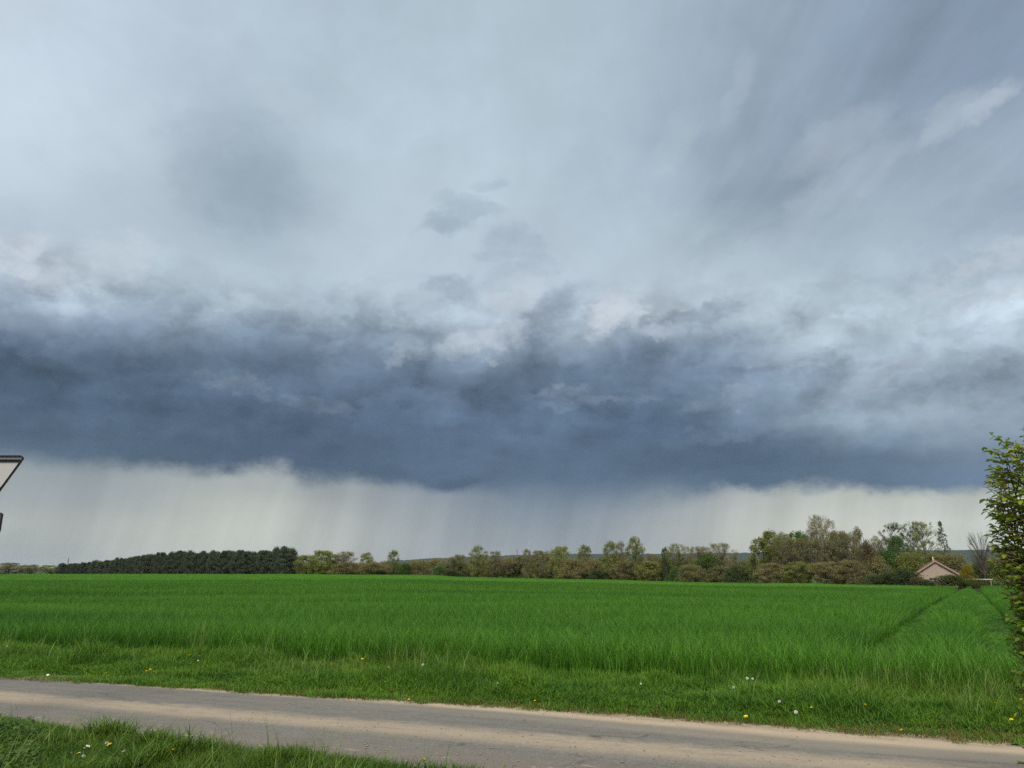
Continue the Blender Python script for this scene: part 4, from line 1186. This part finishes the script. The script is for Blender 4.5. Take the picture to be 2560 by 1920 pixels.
# ------------------------------------------------------------------ trees
def tree_leaf_mat(name, trans=0.40):
    m, n, b = new_mat(name)
    ob = n.new('ShaderNodeObjectInfo')
    at = n.new('ShaderNodeAttribute', attribute_name='tint')
    t = So(n, at.outputs['Fac'])
    col = n.scale(So(n, ob.outputs['Color']), 0.72 + 0.60 * t)
    warm = n.mix(n.remap(t, 0.55, 1.0) * 0.35, col, n.mix(1.0, col, (1.35, 1.12, 0.75), 'MULTIPLY'))
    leaf_surface(n, b, warm, trans, 0.7)
    return m


def bark_mat():
    m, n, b = new_mat('bark')
    tc = n.new('ShaderNodeTexCoord')
    nz = n.noise(n.vmul(So(n, tc.outputs['Object']), (6, 6, 1.2)), 3.0, 5.0, 0.65)
    n.link(n.mix(nz, (0.045, 0.036, 0.028), (0.14, 0.12, 0.095)), b.inputs['Base Color'])
    b.inputs['Roughness'].default_value = 0.95
    return m


LEAF = tree_leaf_mat('tree_leaf')
NEEDLE = tree_leaf_mat('pine_needles', 0.1)
BARK = bark_mat()
HUE = {'brown': (0.200, 0.182, 0.076), 'olive': (0.190, 0.205, 0.052), 'fresh': (0.21, 0.225, 0.052), 'tan': (0.22, 0.205, 0.105),
       'green': (0.085, 0.145, 0.032), 'dark': (0.065, 0.092, 0.032), 'rust': (0.145, 0.115, 0.06), 'moss': (0.092, 0.105, 0.024),
       'yellow': (0.22, 0.18, 0.02), 'pine': (0.052, 0.068, 0.038), 'twig': (0.11, 0.10, 0.085)}


def leaf_cloud(name, centres, rads, per, size, r, flat=1.0, mat=None, asp=0.55, tintvar=0.5):
    """leaf-sized faces spread through many small clumps; one tint value per leaf"""
    K = len(centres)
    c = np.repeat(centres, per, 0)
    N = len(c)
    d = r.normal(size=(N, 3))
    d /= np.linalg.norm(d, axis=1)[:, None]
    rad = np.repeat(rads, per) * (0.25 + 0.85 * r.random(N) ** 0.55)
    d[:, 2] *= flat
    c = c + d * rad[:, None]
    a = r.normal(size=(N, 3)); a /= np.linalg.norm(a, axis=1)[:, None]
    b = np.cross(a, r.normal(size=(N, 3))); b /= np.linalg.norm(b, axis=1)[:, None] + 1e-9
    s = size * r.uniform(0.5, 1.3, N)
    a *= s[:, None]
    b *= (s * asp)[:, None]
    V = np.stack([c + a, c + b, c - a, c - b], 1)
    V[..., 2] = np.maximum(V[..., 2], 0.004)
    F = np.arange(4 * N).reshape(-1, 4)
    me = mesh_np(name, V.reshape(-1, 3), F, mat or LEAF)
    tint = np.clip(0.5 + tintvar * (np.repeat(r.uniform(-0.6, 0.6, K), per) + r.uniform(-0.45, 0.45, N)), 0, 1)
    at = me.attributes.new('tint', 'FLOAT', 'FACE')
    at.data.foreach_set('value', tint.astype(np.float32))
    return me


def envelope(kind, z):
    if kind == 'round': return 0.5 * np.sqrt(np.clip(1 - ((z - 0.52) / 0.49) ** 2, 0, 1)) ** 0.8
    if kind == 'twig': return 0.48 * np.sqrt(np.clip(1 - ((z - 0.62) / 0.39) ** 2, 0, 1)) ** 0.8
    if kind == 'poplar': return 0.46 * np.sin(np.clip((z - 0.12) / 0.88, 0, 1) ** 0.9 * math.pi) ** 0.42
    if kind == 'alder': return 0.52 * np.sqrt(np.clip(1 - ((z - 0.56) / 0.46) ** 2, 0, 1)) ** 0.7
    if kind == 'spruce': return 0.50 * np.clip(1.02 - z, 0, 1) ** 0.9 * sstep(0.05, 0.25, z)
    if kind == 'bush': return 0.5 * np.sqrt(np.clip(1 - (z / 1.02) ** 2.4, 0, 1))
    if kind == 'pine': return 0.5 * np.clip(1.02 - z, 0, 1) ** 0.46 * sstep(-0.12, 0.36, z)
    return 0.45 * sstep(0.1, 0.5, z)


SPEC = {  # clumps, clump radius, leaves per clump, leaf size, crown base, flatten
    'round': (130, 0.088, 115, 0.0145, 0.06, 0.8), 'twig': (170, 0.066, 70, 0.0100, 0.20, 0.8),
    'poplar': (110, 0.100, 80, 0.0155, 0.10, 0.62), 'alder': (150, 0.064, 62, 0.0105, 0.14, 0.6),
    'spruce': (170, 0.040, 26, 0.0105, 0.10, 0.35), 'bush': (100, 0.150, 110, 0.019, 0.0, 0.95),
    'pine': (105, 0.110, 85, 0.020, 0.04, 0.6), 'bare': (60, 0.05, 4, 0.008, 0.35, 0.8)}


def make_tree_meshes(kind, seed):
    r = np.random.default_rng(seed)
    K, cr, per, ls, zb, fl = SPEC[kind]
    z = zb + (0.985 - zb) * r.random(K) ** (0.85 if kind in ('round', 'twig', 'bush') else 0.95)
    th = r.uniform(0, 2 * math.pi, K)
    rr = envelope(kind, z) * np.clip(r.random(K) ** (0.42 if kind != 'spruce' else 0.3), 0.12, 1) * r.uniform(0.8, 1.02, K)
    lop = 0.10 * np.array([math.cos(seed), math.sin(seed)])
    c = np.stack([rr * np.cos(th) + lop[0] * (z - 0.4), rr * np.sin(th) + lop[1] * (z - 0.4), z - cr * 0.4], -1)
    rads = cr * r.uniform(0.6, 1.35, K)
    crown = leaf_cloud(kind + '_crown', c, rads, per, ls, r, fl, NEEDLE if kind == 'pine' else LEAF)
    # trunk and limbs
    mb = MB()
    top = {'bush': 0.5, 'round': 0.72, 'twig': 0.86}.get(kind, 0.95)
    tr = {'bush': 0.02, 'pine': 0.014}.get(kind, 0.017)
    lean = r.normal(0, 0.02, 2)
    line = [np.array((lean[0] * q * q * 2, lean[1] * q * q * 2, top * q)) for q in np.linspace(0, 1, 6)]
    line[0][2] = -0.03
    mb.tube(line, [tr * (1.15 - 1.0 * q) for q in np.linspace(0, 1, 6)], 6)
    nl = {'twig': 95, 'alder': 80, 'spruce': 70, 'bare': 60, 'poplar': 44, 'bush': 16}.get(kind, 30)
    for i in r.permutation(K)[:nl]:
        e = c[i]
        if kind in ('spruce',): q0 = min(e[2] + 0.03, 0.93)
        elif kind in ('pine', 'alder'): q0 = max(e[2] - 0.10 - 0.25 * rr[i], 0.12)
        else: q0 = max(e[2] * 0.75 - 0.55 * rr[i], 0.10 if kind != 'bush' else 0.0)
        q0 = min(q0, top)
        p0 = np.array((lean[0] * (q0 / top) ** 2 * 2, lean[1] * (q0 / top) ** 2 * 2, q0))
        mid = p0 * 0.45 + e * 0.55 + r.normal(0, 0.012, 3) + np.array((0, 0, 0.02 if kind != 'spruce' else -0.01))
        w = tr * (0.42 if kind not in ('twig', 'bare') else 0.36 if kind == 'twig' else 0.6) * (1.1 - 0.7 * q0)
        mb.tube([p0, mid, e], [w, w * 0.6, w * 0.25], 4, False)
        if kind in ('twig', 'bare', 'spruce', 'alder'):
            for _ in range(5 if kind == 'bare' else 3):
                f = e + r.normal(0, 1, 3) * np.array((0.06, 0.06, 0.045)) + np.array((0, 0, 0.03 if kind != 'spruce' else 0))
                f[2] = min(f[2], 1.0)
                st = p0 * 0.2 + e * 0.8 if r.random() < 0.5 else mid
                mb.tube([st, (st + f) / 2 + r.normal(0, 0.006, 3), f], [w * 0.4, w * 0.28, w * 0.15], 3, False)
    return crown, mb.mesh(kind + '_trunk', BARK, True)


NVAR = {'round': 5, 'twig': 5, 'poplar': 4, 'alder': 3, 'spruce': 1, 'bush': 6, 'pine': 5, 'bare': 1}
TREE_MESH = {k: [make_tree_meshes(k, 500 + 17 * i + 3 * len(k)) for i in range(v)] for k, v in NVAR.items()}
_used = {}


def plant(kind, hue, az, d, top, width, label, name, group, cat=None):
    x, y, g = polar(az, d)
    i = _used.get(kind, 0)
    _used[kind] = i + 1
    crown, trunk = TREE_MESH[kind][i % NVAR[kind]]
    h = max(top - g, 0.8) / (1.0 if kind == 'bush' else 0.99)
    t = empty(name, (x, y, g), random.uniform(0, 6.28))
    tag(t, label, cat or {'shrub': 'shrub'}.get(name, 'tree'), group)
    w = width * (1.25 if kind == 'bush' else 1.22)
    sc = (w, w, h)
    a = obj('trunk', trunk, t, scale=sc)
    c = obj('crown', crown, t, scale=sc)
    v = random.uniform(0.88, 1.14)
    q = HUE[hue]
    c.color = (q[0] * v * random.uniform(0.95, 1.05), q[1] * v, q[2] * v, 1)
    return t


for kind, hue, az, d, top, width, label, name, group in TREES:
    plant(kind, hue, az, d, top, width, label, name, group)
for az, d, top in PINES:
    plant('pine', 'pine', az, d, top + random.choice((-0.8, -0.5, -0.3, -0.1, 0.0, 0.15, 0.3)), random.uniform(4.2, 7.6), 'dark green pine in the dense wood at the left', 'pine_tree', 'pines of the wood at the left')
plant('pine', 'pine', *TALL_PINE, 8.0, 'tallest broad pine at the right end of the pine wood', 'pine_tree', None)


# ------------------------------------------------------------------ house beyond the field
def build_house():
    wall_m = plain('render_wall', (0.33, 0.25, 0.195), 0.9, var=0.12, scale=0.9)
    tile_m = plain('roof_tiles', (0.24, 0.135, 0.105), 0.85, var=0.25, scale=3.0)
    board_m = plain('barge_board', (0.40, 0.24, 0.20), 0.7)
    dark_m = plain('window_glass', (0.03, 0.03, 0.035), 0.15, var=0.3, spec=0.5)
    white_m = plain('white_paint', (0.72, 0.70, 0.66), 0.6)
    cx, cy = 82.9, 153.0
    g = gz(cx, cy) - 0.1
    h = empty('house', (cx, cy, g), R(-27))
    tag(h, 'small pinkish gabled house with a red tiled roof behind bushes', 'house')
    W, L = 6.9, 9.5
    ez, az_ = 1.28 - g, 3.66 - g            # eaves and ridge above its own ground
    wall = MB().prism([(-W / 2, -0.3), (W / 2, -0.3), (W / 2, ez), (0, az_ - 0.16), (-W / 2, ez)], 0, L).build('wall', wall_m, h)
    # shallow pilaster down the middle of the gable
    MB().prism([(0.02, 0.6), (0.42, 0.6), (0.42, az_ - 0.50), (0.02, az_ - 0.24)], -0.045, 0.02).build('pilaster', wall_m, wall)
    sl = math.atan2(az_ - ez, W / 2)
    roof = empty('roof')
    roof.parent = h
    for sgn in (-1, 1):
        ov = 0.42
        ex, exz = sgn * (W / 2 + ov), ez - ov * math.tan(sl)
        th = 0.13
        nx, nz = sgn * math.sin(sl), math.cos(sl)
        poly = [(0, az_ - 0.10), (ex, exz), (ex + nx * th, exz + nz * th), (0, az_ + th / math.cos(sl) - 0.10)]
        MB().prism(poly, -0.32, L + 0.3).build('roof_slope', tile_m, roof)
        # courses of tiles stand a little proud
        mb = MB()
        n = 14
        for k in range(n):
            f0 = k / n
            px, pz = ex * (1 - f0) + 0 * f0 + nx * th, exz * (1 - f0) + (az_ - 0.10) * f0 + nz * th
            mb.box((px - sgn * 0.06, L / 2, pz + 0.03), (0.10, L + 0.5, 0.03))
        mb.build('tile_courses', tile_m, roof)
        bp = [(0, az_ - 0.12), (ex, exz - 0.02), (ex, exz - 0.20), (0, az_ - 0.32)]
        MB().prism(bp, -0.36, -0.325).build('barge_board', board_m, h)
        # purlin ends under the overhang
        for q in (0.28, 0.62):
            MB().box((ex * q, -0.15, az_ - 0.30 + (exz - az_) * q), (0.12, 0.36, 0.14)).build('purlin_end', dark_m, h)
    MB().tube([(0, -0.34, az_ + 0.04), (0, L + 0.32, az_ + 0.04)], 0.11, 6).build('ridge_tiles', tile_m, roof)
    ch = MB().tube([(-0.25, 0.9, az_ - 0.3), (-0.25, 0.9, az_ + 0.50)], 0.085, 8).build('flue_pipe', white_m, h)
    MB().tube([(-0.25, 0.9, az_ + 0.5), (-0.25, 0.9, az_ + 0.60)], [0.15, 0.05], 8).build('flue_cap', white_m, ch)
    wz = 0.02 - g
    w = MB().box((-0.75, -0.02, wz), (1.15, 0.06, 0.46)).build('window', dark_m, h)
    MB().box((-0.75, -0.10, wz - 0.28), (1.35, 0.26, 0.10)).build('sill', white_m, w)
    MB().box((-0.75, -0.06, wz), (0.05, 0.05, 0.46)).build('glazing_bar', white_m, w)
    return h


build_house()


def build_rail():
    white = plain('rail_paint', (0.50, 0.48, 0.44), 0.6)
    wood = plain('rail_post', (0.30, 0.22, 0.15), 0.9)
    x, y, g = polar(30.6, 143)
    t = empty('fence_rail', (x, y, g), R(-24))
    tag(t, 'white horizontal rail on brown posts right of the house', 'fence')
    ht = 0.10 - g
    MB().box((0, 0, ht), (5.2, 0.07, 0.13)).build('rail', white, t)
    for q in (-2.3, 0.0, 2.3):
        MB().box((q, 0.09, ht / 2 - 0.1), (0.14, 0.10, ht + 0.3)).build('post', wood, t)


build_rail()


def build_mast(az, d, top, label):
    m = plain('galvanised_lattice', (0.22, 0.23, 0.25), 0.6, 0.4)
    x, y, g = polar(az, d)
    h = top - g
    t = empty('radio_mast', (x, y, g))
    tag(t, label, 'mast', 'thin masts on the horizon')
    w0, w1 = h * 0.075, h * 0.03
    for a in range(4):
        sx, sy = (1, 1, -1, -1)[a], (1, -1, -1, 1)[a]
        MB().tube([(sx * w0 / 2, sy * w0 / 2, 0), (sx * w1 / 2, sy * w1 / 2, h * 0.9)], h * 0.006, 4).build('leg', m, t)
    mb = MB()
    for k in range(9):
        z0, z1 = h * 0.1 * k, h * 0.1 * (k + 1) if k < 8 else h * 0.9
        for a in range(4):
            sx, sy = (1, 1, -1, -1)[a], (1, -1, -1, 1)[a]
            tx, ty = (1, 1, -1, -1)[(a + 1) % 4], (1, -1, -1, 1)[(a + 1) % 4]
            wa, wb = w0 + (w1 - w0) * z0 / (h * 0.9), w0 + (w1 - w0) * z1 / (h * 0.9)
            mb.tube([(sx * wa / 2, sy * wa / 2, z0), (tx * wb / 2, ty * wb / 2, z1)], h * 0.0035, 3)
    mb.build('lattice', m, t)
    MB().tube([(0, 0, h * 0.88), (0, 0, h)], h * 0.006, 5).build('antenna', m, t)


build_mast(0.38, 900, 27.7, 'thin lattice mast above the trees near the middle')
build_mast(-29.63, 1500, 28.5, 'thin lattice mast above the left end of the pine wood')


# ------------------------------------------------------------------ give-way sign seen from behind, at the left edge
def rounded(poly, rad, n=6):
    out = []
    k = len(poly)
    for i in range(k):
        p, a, b = np.array(poly[i]), np.array(poly[i - 1]), np.array(poly[(i + 1) % k])
        da, db = (a - p) / np.linalg.norm(a - p), (b - p) / np.linalg.norm(b - p)
        half = math.acos(np.clip(da @ db, -1, 1)) / 2
        t = rad / math.tan(half)
        c = p + (da + db) / np.linalg.norm(da + db) * rad / math.sin(half)
        s, e = p + da * t - c, p + db * t - c
        a0, a1 = math.atan2(s[1], s[0]), math.atan2(e[1], e[0])
        dd = (a1 - a0 + math.pi) % (2 * math.pi) - math.pi
        out += [tuple(c + rad * np.array((math.cos(a0 + dd * q / n), math.sin(a0 + dd * q / n)))) for q in range(n + 1)]
    return out


def inset(poly, d):
    c = np.array(poly)
    n = len(c)
    out = []
    area = sum(c[i][0] * c[(i + 1) % n][1] - c[(i + 1) % n][0] * c[i][1] for i in range(n))
    sg = 1 if area > 0 else -1
    for i in range(n):
        t = c[(i + 1) % n] - c[i - 1]
        t /= np.linalg.norm(t) + 1e-9
        out.append(tuple(c[i] + sg * d * np.array((-t[1], t[0]))))
    return out


def frame(outer, inner, y0, y1):
    """a rim between two outlines of equally many points"""
    n = len(outer)
    mb = MB()
    vs = [(x, y0, z) for x, z in outer] + [(x, y0, z) for x, z in inner] + [(x, y1, z) for x, z in outer] + [(x, y1, z) for x, z in inner]
    fs = []
    for i in range(n):
        j = (i + 1) % n
        fs += [(i, j, n + j, n + i), (2 * n + i, 3 * n + i, 3 * n + j, 2 * n + j), (i, 2 * n + i, 2 * n + j, j), (n + i, n + j, 3 * n + j, 3 * n + i)]
    return mb.add(vs, fs)


def build_sign():
    back = plain('galvanised_back', (0.42, 0.405, 0.385), 0.45, 0.0, var=0.06, scale=5.0)
    rim = plain('dark_edge', (0.04, 0.038, 0.036), 0.5)
    rail = plain('dark_channel', (0.05, 0.047, 0.045), 0.5, 0.3)
    steel = plain('galvanised_pole', (0.40, 0.41, 0.41), 0.45, 0.6)
    red = plain('red_sheet', (0.55, 0.02, 0.02), 0.4)
    white = plain('white_sheet', (0.75, 0.75, 0.73), 0.4)
    X, Y = -5.905, 8.60
    g = gz(X, Y)
    t = empty('road_sign', (X, Y, g))
    tag(t, 'grey back of a triangular give-way sign cut by the left edge', 'road sign')
    zt = 2.875 - g
    S = 0.74
    tri = rounded([(-S / 2, zt), (S / 2, zt), (0, zt - S * 0.866)], 0.030)
    pan = MB().prism(tri, 0.0, 0.012).build('panel', back, t)
    frame(tri, inset(tri, 0.0055), -0.026, 0.004).build('rim', rim, pan)
    it = inset(tri, 0.004)
    MB().prism(it, 0.0125, 0.0145).build('red_border', red, pan)
    MB().prism(inset(tri, 0.09), 0.0148, 0.0165).build('white_face', white, pan)
    # mounting channels across the back
    for k, z in enumerate((zt - 0.050, zt - 0.36)):
        hw = (S / 2 - 0.052) * (1 if k == 0 else 0.42)
        MB().box((0, -0.012, z), (2 * hw, 0.022, 0.012)).box((0, -0.009, z - 0.013), (2 * hw + 0.012, 0.010, 0.011)).build('mounting_rail', rail, pan)
    MB().tube([(0, -0.055, -0.3), (0, -0.055, zt + 0.03)], 0.03, 12).build('pole', steel, t, True)
    for z in (zt - 0.05, zt - 0.36):
        MB().box((0, -0.052, z), (0.085, 0.075, 0.03)).build('clamp', steel, t)
    pz = 2.232 - g
    W, H = 0.425, 0.22
    pl = rounded([(-W / 2, pz), (W / 2, pz), (W / 2, pz - H), (-W / 2, pz - H)], 0.022)
    q = MB().prism(pl, 0.0, 0.012).build('lower_plate', back, t)
    frame(pl, inset(pl, 0.010), -0.026, 0.004).build('rim', rim, q)
    MB().prism(inset(pl, 0.02), 0.0125, 0.0145).build('white_face', white, q)


build_sign()


# ------------------------------------------------------------------ clipped shrub at the right edge
def build_near_shrub():
    m, n, b = new_mat('shrub_leaf')
    ob = n.new('ShaderNodeObjectInfo')
    g = n.new('ShaderNodeNewGeometry')
    at = n.new('ShaderNodeAttribute', attribute_name='tint')
    mixv = So(n, ob.outputs['Random']) * 0.6 + n.noise(g.outputs['Position'], 5.0, 3.0, 0.6) * 0.55 + So(n, at.outputs['Fac']) * 0.45
    col = n.ramp(mixv, [(0.25, (0.06, 0.140, 0.014)), (0.48, (0.155, 0.245, 0.020)), (0.74, (0.30, 0.33, 0.035)), (0.92, (0.15, 0.09, 0.035))])
    leaf_surface(n, b, col, 0.42, 0.42)
    bark = plain('shrub_bark', (0.10, 0.062, 0.045), 0.9, var=0.3, scale=20.0)
    cx, cy = 3.43, 4.62
    gg = gz(cx, cy)
    t = empty('hedge_shrub', (cx, cy, gg))
    tag(t, 'tall leafy green shrub with brown twigs filling the right edge', 'shrub')
    r = np.random.default_rng(77)

    def leaf_mesh(k):
        rr = np.random.default_rng(900 + k)
        L, W = 1.0, rr.uniform(0.46, 0.6)
        prof = [(0.0, 0.04), (0.18, 0.62), (0.45, 1.0), (0.72, 0.72), (1.0, 0.0)]
        V, F = [], []
        bend = rr.uniform(0.10, 0.30)
        for a, w in prof:
            zc = -bend * a * a
            V += [(a, -W / 2 * w, zc + 0.10 * w), (a, 0, zc), (a, W / 2 * w, zc + 0.10 * w)]
        for i in range(len(prof) - 1):
            q = 3 * i
            F += [(q, q + 3, q + 4, q + 1), (q + 1, q + 4, q + 5, q + 2)]
        me = mesh_np('leaf', V, F, m, True)
        return me

    LM = [leaf_mesh(k) for k in range(5)]
    # stems and twigs; every twig carries alternate leaves
    leaves = []
    stems = []
    H = 2.42 - gg
    for k in range(30):
        th = 2 * math.pi * k / 30 * 7
        rad = 0.10 + 0.33 * r.random() ** 0.6
        bx, by = 0.88 * rad * math.cos(th), 0.88 * rad * math.sin(th)
        ex, ey = rad * 1.12 * math.cos(th), rad * 1.12 * math.sin(th)
        hh = H * r.uniform(0.84, 1.0)
        line = []
        for q in np.linspace(0, 1, 12):
            line.append(np.array((bx + (ex - bx) * q ** 0.7 + 0.02 * math.sin(9 * q + k), by + (ey - by) * q ** 0.7 + 0.02 * math.cos(8 * q + k), hh * q - 0.05 * (1 - q))))
        stems.append(MB().tube(line, [0.014 * (1.15 - q) for q in np.linspace(0, 1, 12)], 6))
        ntw = 92
        for w in range(ntw):
            q = 0.03 + 0.96 * (w + r.random()) / ntw
            i0 = min(int(q * 11), 10)
            p0 = line[i0] + (line[i0 + 1] - line[i0]) * (q * 11 - i0)
            a = r.uniform(0, 6.28)
            if r.random() < 0.6: a = math.atan2(p0[1], p0[0]) + r.normal(0, 0.7)
            up = r.uniform(0.15, 0.9)
            ln = r.uniform(0.12, 0.26) * (1.0 if q < 0.9 else 0.8)
            d = np.array((math.cos(a) * math.cos(up), math.sin(a) * math.cos(up), math.sin(up)))
            e = p0 + d * ln
            rr_ = math.hypot(e[0], e[1])
            if rr_ > 0.50: e[:2] *= 0.50 / rr_
            mid = (p0 + e) / 2 + np.array((0, 0, -0.012))
            stems[-1].tube([p0, mid, e], [0.0035, 0.0026, 0.0015], 4, False)
            nlf = r.integers(4, 8)
            for f in range(nlf):
                tt = 0.2 + 0.8 * (f + 0.5) / nlf
                pt = p0 * (1 - tt) ** 2 + 2 * mid * tt * (1 - tt) + e * tt * tt
                la = a + (1 if f % 2 else -1) * r.uniform(0.5, 1.2)
                lu = r.uniform(-0.35, 0.55)
                leaves.append((pt, la, lu, r.uniform(-0.7, 0.7), r.uniform(0.032, 0.060), int(r.integers(0, 5))))
    for s_ in stems:
        s_.build('stem', bark, t, True)
    # the leaves that face the lane are single parts, the inner mass is one piece
    def vis(l):
        x, y = cx + l[0][0], cy + l[0][1]
        return x / y            # the further left, the more clearly it shows
    order = sorted(range(len(leaves)), key=lambda i: vis(leaves[i]))
    front = set(order[:300])
    bigV, bigF, bigT = [], [], []
    for i, (pt, la, lu, ro, sz, k) in enumerate(leaves):
        if i in front:
            obj('leaf', LM[k], t, tuple(pt), (ro, -lu, la), (sz, sz, sz))
            continue
        co = np.array([v.co[:] for v in LM[k].vertices]) * sz
        c1, s1 = math.cos(ro), math.sin(ro)
        co = np.stack([co[:, 0], co[:, 1] * c1 - co[:, 2] * s1, co[:, 1] * s1 + co[:, 2] * c1], -1)
        c1, s1 = math.cos(-lu), math.sin(-lu)
        co = np.stack([co[:, 0] * c1 + co[:, 2] * s1, co[:, 1], -co[:, 0] * s1 + co[:, 2] * c1], -1)
        c1, s1 = math.cos(la), math.sin(la)
        co = np.stack([co[:, 0] * c1 - co[:, 1] * s1, co[:, 0] * s1 + co[:, 1] * c1, co[:, 2]], -1) + pt
        o0 = len(bigV) * 15
        bigV.append(co)
        bigF += [tuple(o0 + q for q in p.vertices) for p in LM[k].polygons]
        bigT += [r.random()] * 8
    V = np.concatenate(bigV)
    me = mesh_np('foliage', V, np.array(bigF), m, True)
    a = me.attributes.new('tint', 'FLOAT', 'FACE')
    a.data.foreach_set('value', np.array(bigT, np.float32))
    tag(obj('foliage', me, t), kind='stuff')
    print('shrub leaves', len(leaves))


build_near_shrub()


# ------------------------------------------------------------------ flowers of the verges
def build_flowers():
    yel = plain('dandelion_yellow', (0.86, 0.68, 0.02), 0.7, var=0.15, scale=60)
    org = plain('dandelion_heart', (0.80, 0.55, 0.012), 0.8, var=0.2, scale=60)
    grn = plain('flower_stem', (0.10, 0.15, 0.04), 0.7, var=0.2, scale=30)
    sepal = plain('sepals', (0.05, 0.10, 0.02), 0.7)
    fluff = plain('seed_fluff', (0.66, 0.66, 0.60), 0.9, var=0.2, scale=80)
    wht = plain('daisy_white', (0.78, 0.78, 0.74), 0.7, var=0.05)
    disc = plain('daisy_disc', (0.65, 0.42, 0.02), 0.8)
    r = np.random.default_rng(55)

    def petals(n, r0, r1, w, dz, layers=1):
        V, F = [], []
        for l in range(layers):
            k = 1 - 0.28 * l
            for i in range(n):
                a = 2 * math.pi * (i + 0.5 * l) / n
                d = np.array((math.cos(a), math.sin(a), 0)); s = np.array((-math.sin(a), math.cos(a), 0))
                o = len(V)
                z1 = dz * k + 0.006 * l
                V += [d * r0 - s * w * 0.3, d * r0 + s * w * 0.3, d * r1 * k + s * w * 0.5 + np.array((0, 0, z1)), d * r1 * k - s * w * 0.5 + np.array((0, 0, z1))]
                F.append((o, o + 1, o + 2, o + 3))
        return V, F

    def dome(rad, h, n=10, m=4):
        V, F = [(0, 0, h)], []
        for i in range(1, m + 1):
            a = math.pi / 2 * i / m
            for k in range(n):
                b = 2 * math.pi * k / n
                V.append((rad * math.sin(a) * math.cos(b), rad * math.sin(a) * math.sin(b), h * math.cos(a)))
        for k in range(n): F.append((0, 1 + k, 1 + (k + 1) % n))
        for i in range(m - 1):
            for k in range(n):
                F.append((1 + i * n + k, 1 + (i + 1) * n + k, 1 + (i + 1) * n + (k + 1) % n, 1 + i * n + (k + 1) % n))
        return V, F

    V, F = petals(16, 0.003, 0.021, 0.0062, 0.006, 3)
    dand = mesh_np('petals', V, F, yel)
    V, F = dome(0.009, 0.009)
    heart = mesh_np('heart', V, F, org, True)
    mb = MB().tube([(0, 0, -0.014), (0, 0, -0.003), (0, 0, 0.002)], [0.004, 0.007, 0.005], 8)
    cup = mb.mesh('sepals', sepal, True)
    # seed head: fine rays ending in small tufts
    V, F = [], []
    for i in range(110):
        z = 1 - 2 * (i + 0.5) / 110
        if z < -0.75: continue
        a = i * 2.39996
        d = np.array((math.sqrt(1 - z * z) * math.cos(a), math.sqrt(1 - z * z) * math.sin(a), z))
        s = np.cross(d, (0.3, 0.5, 0.8)); s /= np.linalg.norm(s)
        q = np.cross(d, s)
        o = len(V)
        V += [d * 0.003, d * 0.018 + s * 0.0006, d * 0.018 - s * 0.0006]
        F.append((o, o + 1, o + 2))
        for k in range(3):
            an = 2.094 * k
            e = s * math.cos(an) + q * math.sin(an)
            o = len(V)
            V += [d * 0.018, d * 0.0225 + e * 0.0055, d * 0.0225 + (s * math.cos(an + 1.2) + q * math.sin(an + 1.2)) * 0.0055]
            F.append((o, o + 1, o + 2))
    clock = mesh_np('seed_head', V, F, fluff)
    V, F = petals(20, 0.004, 0.0145, 0.0038, 0.002, 1)
    dais = mesh_np('petals', V, F, wht)
    V, F = dome(0.0052, 0.004)
    ddisc = mesh_np('disc', V, F, disc, True)

    def stem(h):
        k = r.normal(0, 0.05 * h + 0.004, 2)
        top = (k[0], k[1], h)
        return MB().tube([(0, 0, -0.02), (k[0] * 0.3, k[1] * 0.3, h * 0.5), top], [0.0024, 0.002, 0.0018], 5), top

    def leaf_rosette(t):
        V, F = [], []
        for i in range(7):
            a = 2 * math.pi * i / 7 + r.uniform(-0.3, 0.3)
            d = np.array((math.cos(a), math.sin(a), 0)); s = np.array((-math.sin(a), math.cos(a), 0))
            L = r.uniform(0.07, 0.12)
            o = len(V)
            V += [d * 0.004, d * L * 0.6 + s * 0.012 + np.array((0, 0, 0.035)), d * L + np.array((0, 0, 0.02)), d * L * 0.6 - s * 0.012 + np.array((0, 0, 0.035))]
            F.append((o, o + 1, o + 2, o + 3))
        obj('leaf_rosette', mesh_np('leaf_rosette', V, F, sepal), t)

    for x, y, h, lab in DANDELIONS:
        g = gz(x, y)
        t = empty('dandelion', (x, y, g), r.uniform(0, 6))
        tag(t, lab, 'flower', 'dandelions in the verges')
        st, top = stem(h - g + 0.02)
        st.build('stem', grn, t)
        k = r.uniform(0.8, 1.05)
        tl = (r.normal(0.25, 0.2), r.normal(0, 0.2), 0)
        hd = obj('flower_head', dand, t, top, tl, (k, k, k))
        obj('heart', heart, hd, (0, 0, 0.004))
        obj('sepals', cup, hd)
        leaf_rosette(t)
    for x, y, h, lab in CLOCKS:
        g = gz(x, y)
        t = empty('dandelion_clock', (x, y, g), r.uniform(0, 6))
        tag(t, lab, 'seed head', 'dandelion seed heads in the verges')
        st, top = stem(h - g + 0.02)
        st.build('stem', grn, t)
        k = r.uniform(0.6, 0.9)
        obj('seed_head', clock, t, top, (0, 0, 0), (k, k, k))
        leaf_rosette(t)
    for x, y, h, lab in DAISIES:
        g = gz(x, y)
        t = empty('daisy', (x, y, g), r.uniform(0, 6))
        tag(t, lab, 'flower', 'daisies in the verges')
        st, top = stem(h - g + 0.02)
        st.build('stem', grn, t)
        k = r.uniform(1.0, 1.3)
        hd = obj('flower_head', dais, t, top, (r.normal(0.4, 0.2), r.normal(0, 0.2), 0), (k, k, k))
        obj('disc', ddisc, hd, (0, 0, 0.002))


build_flowers()
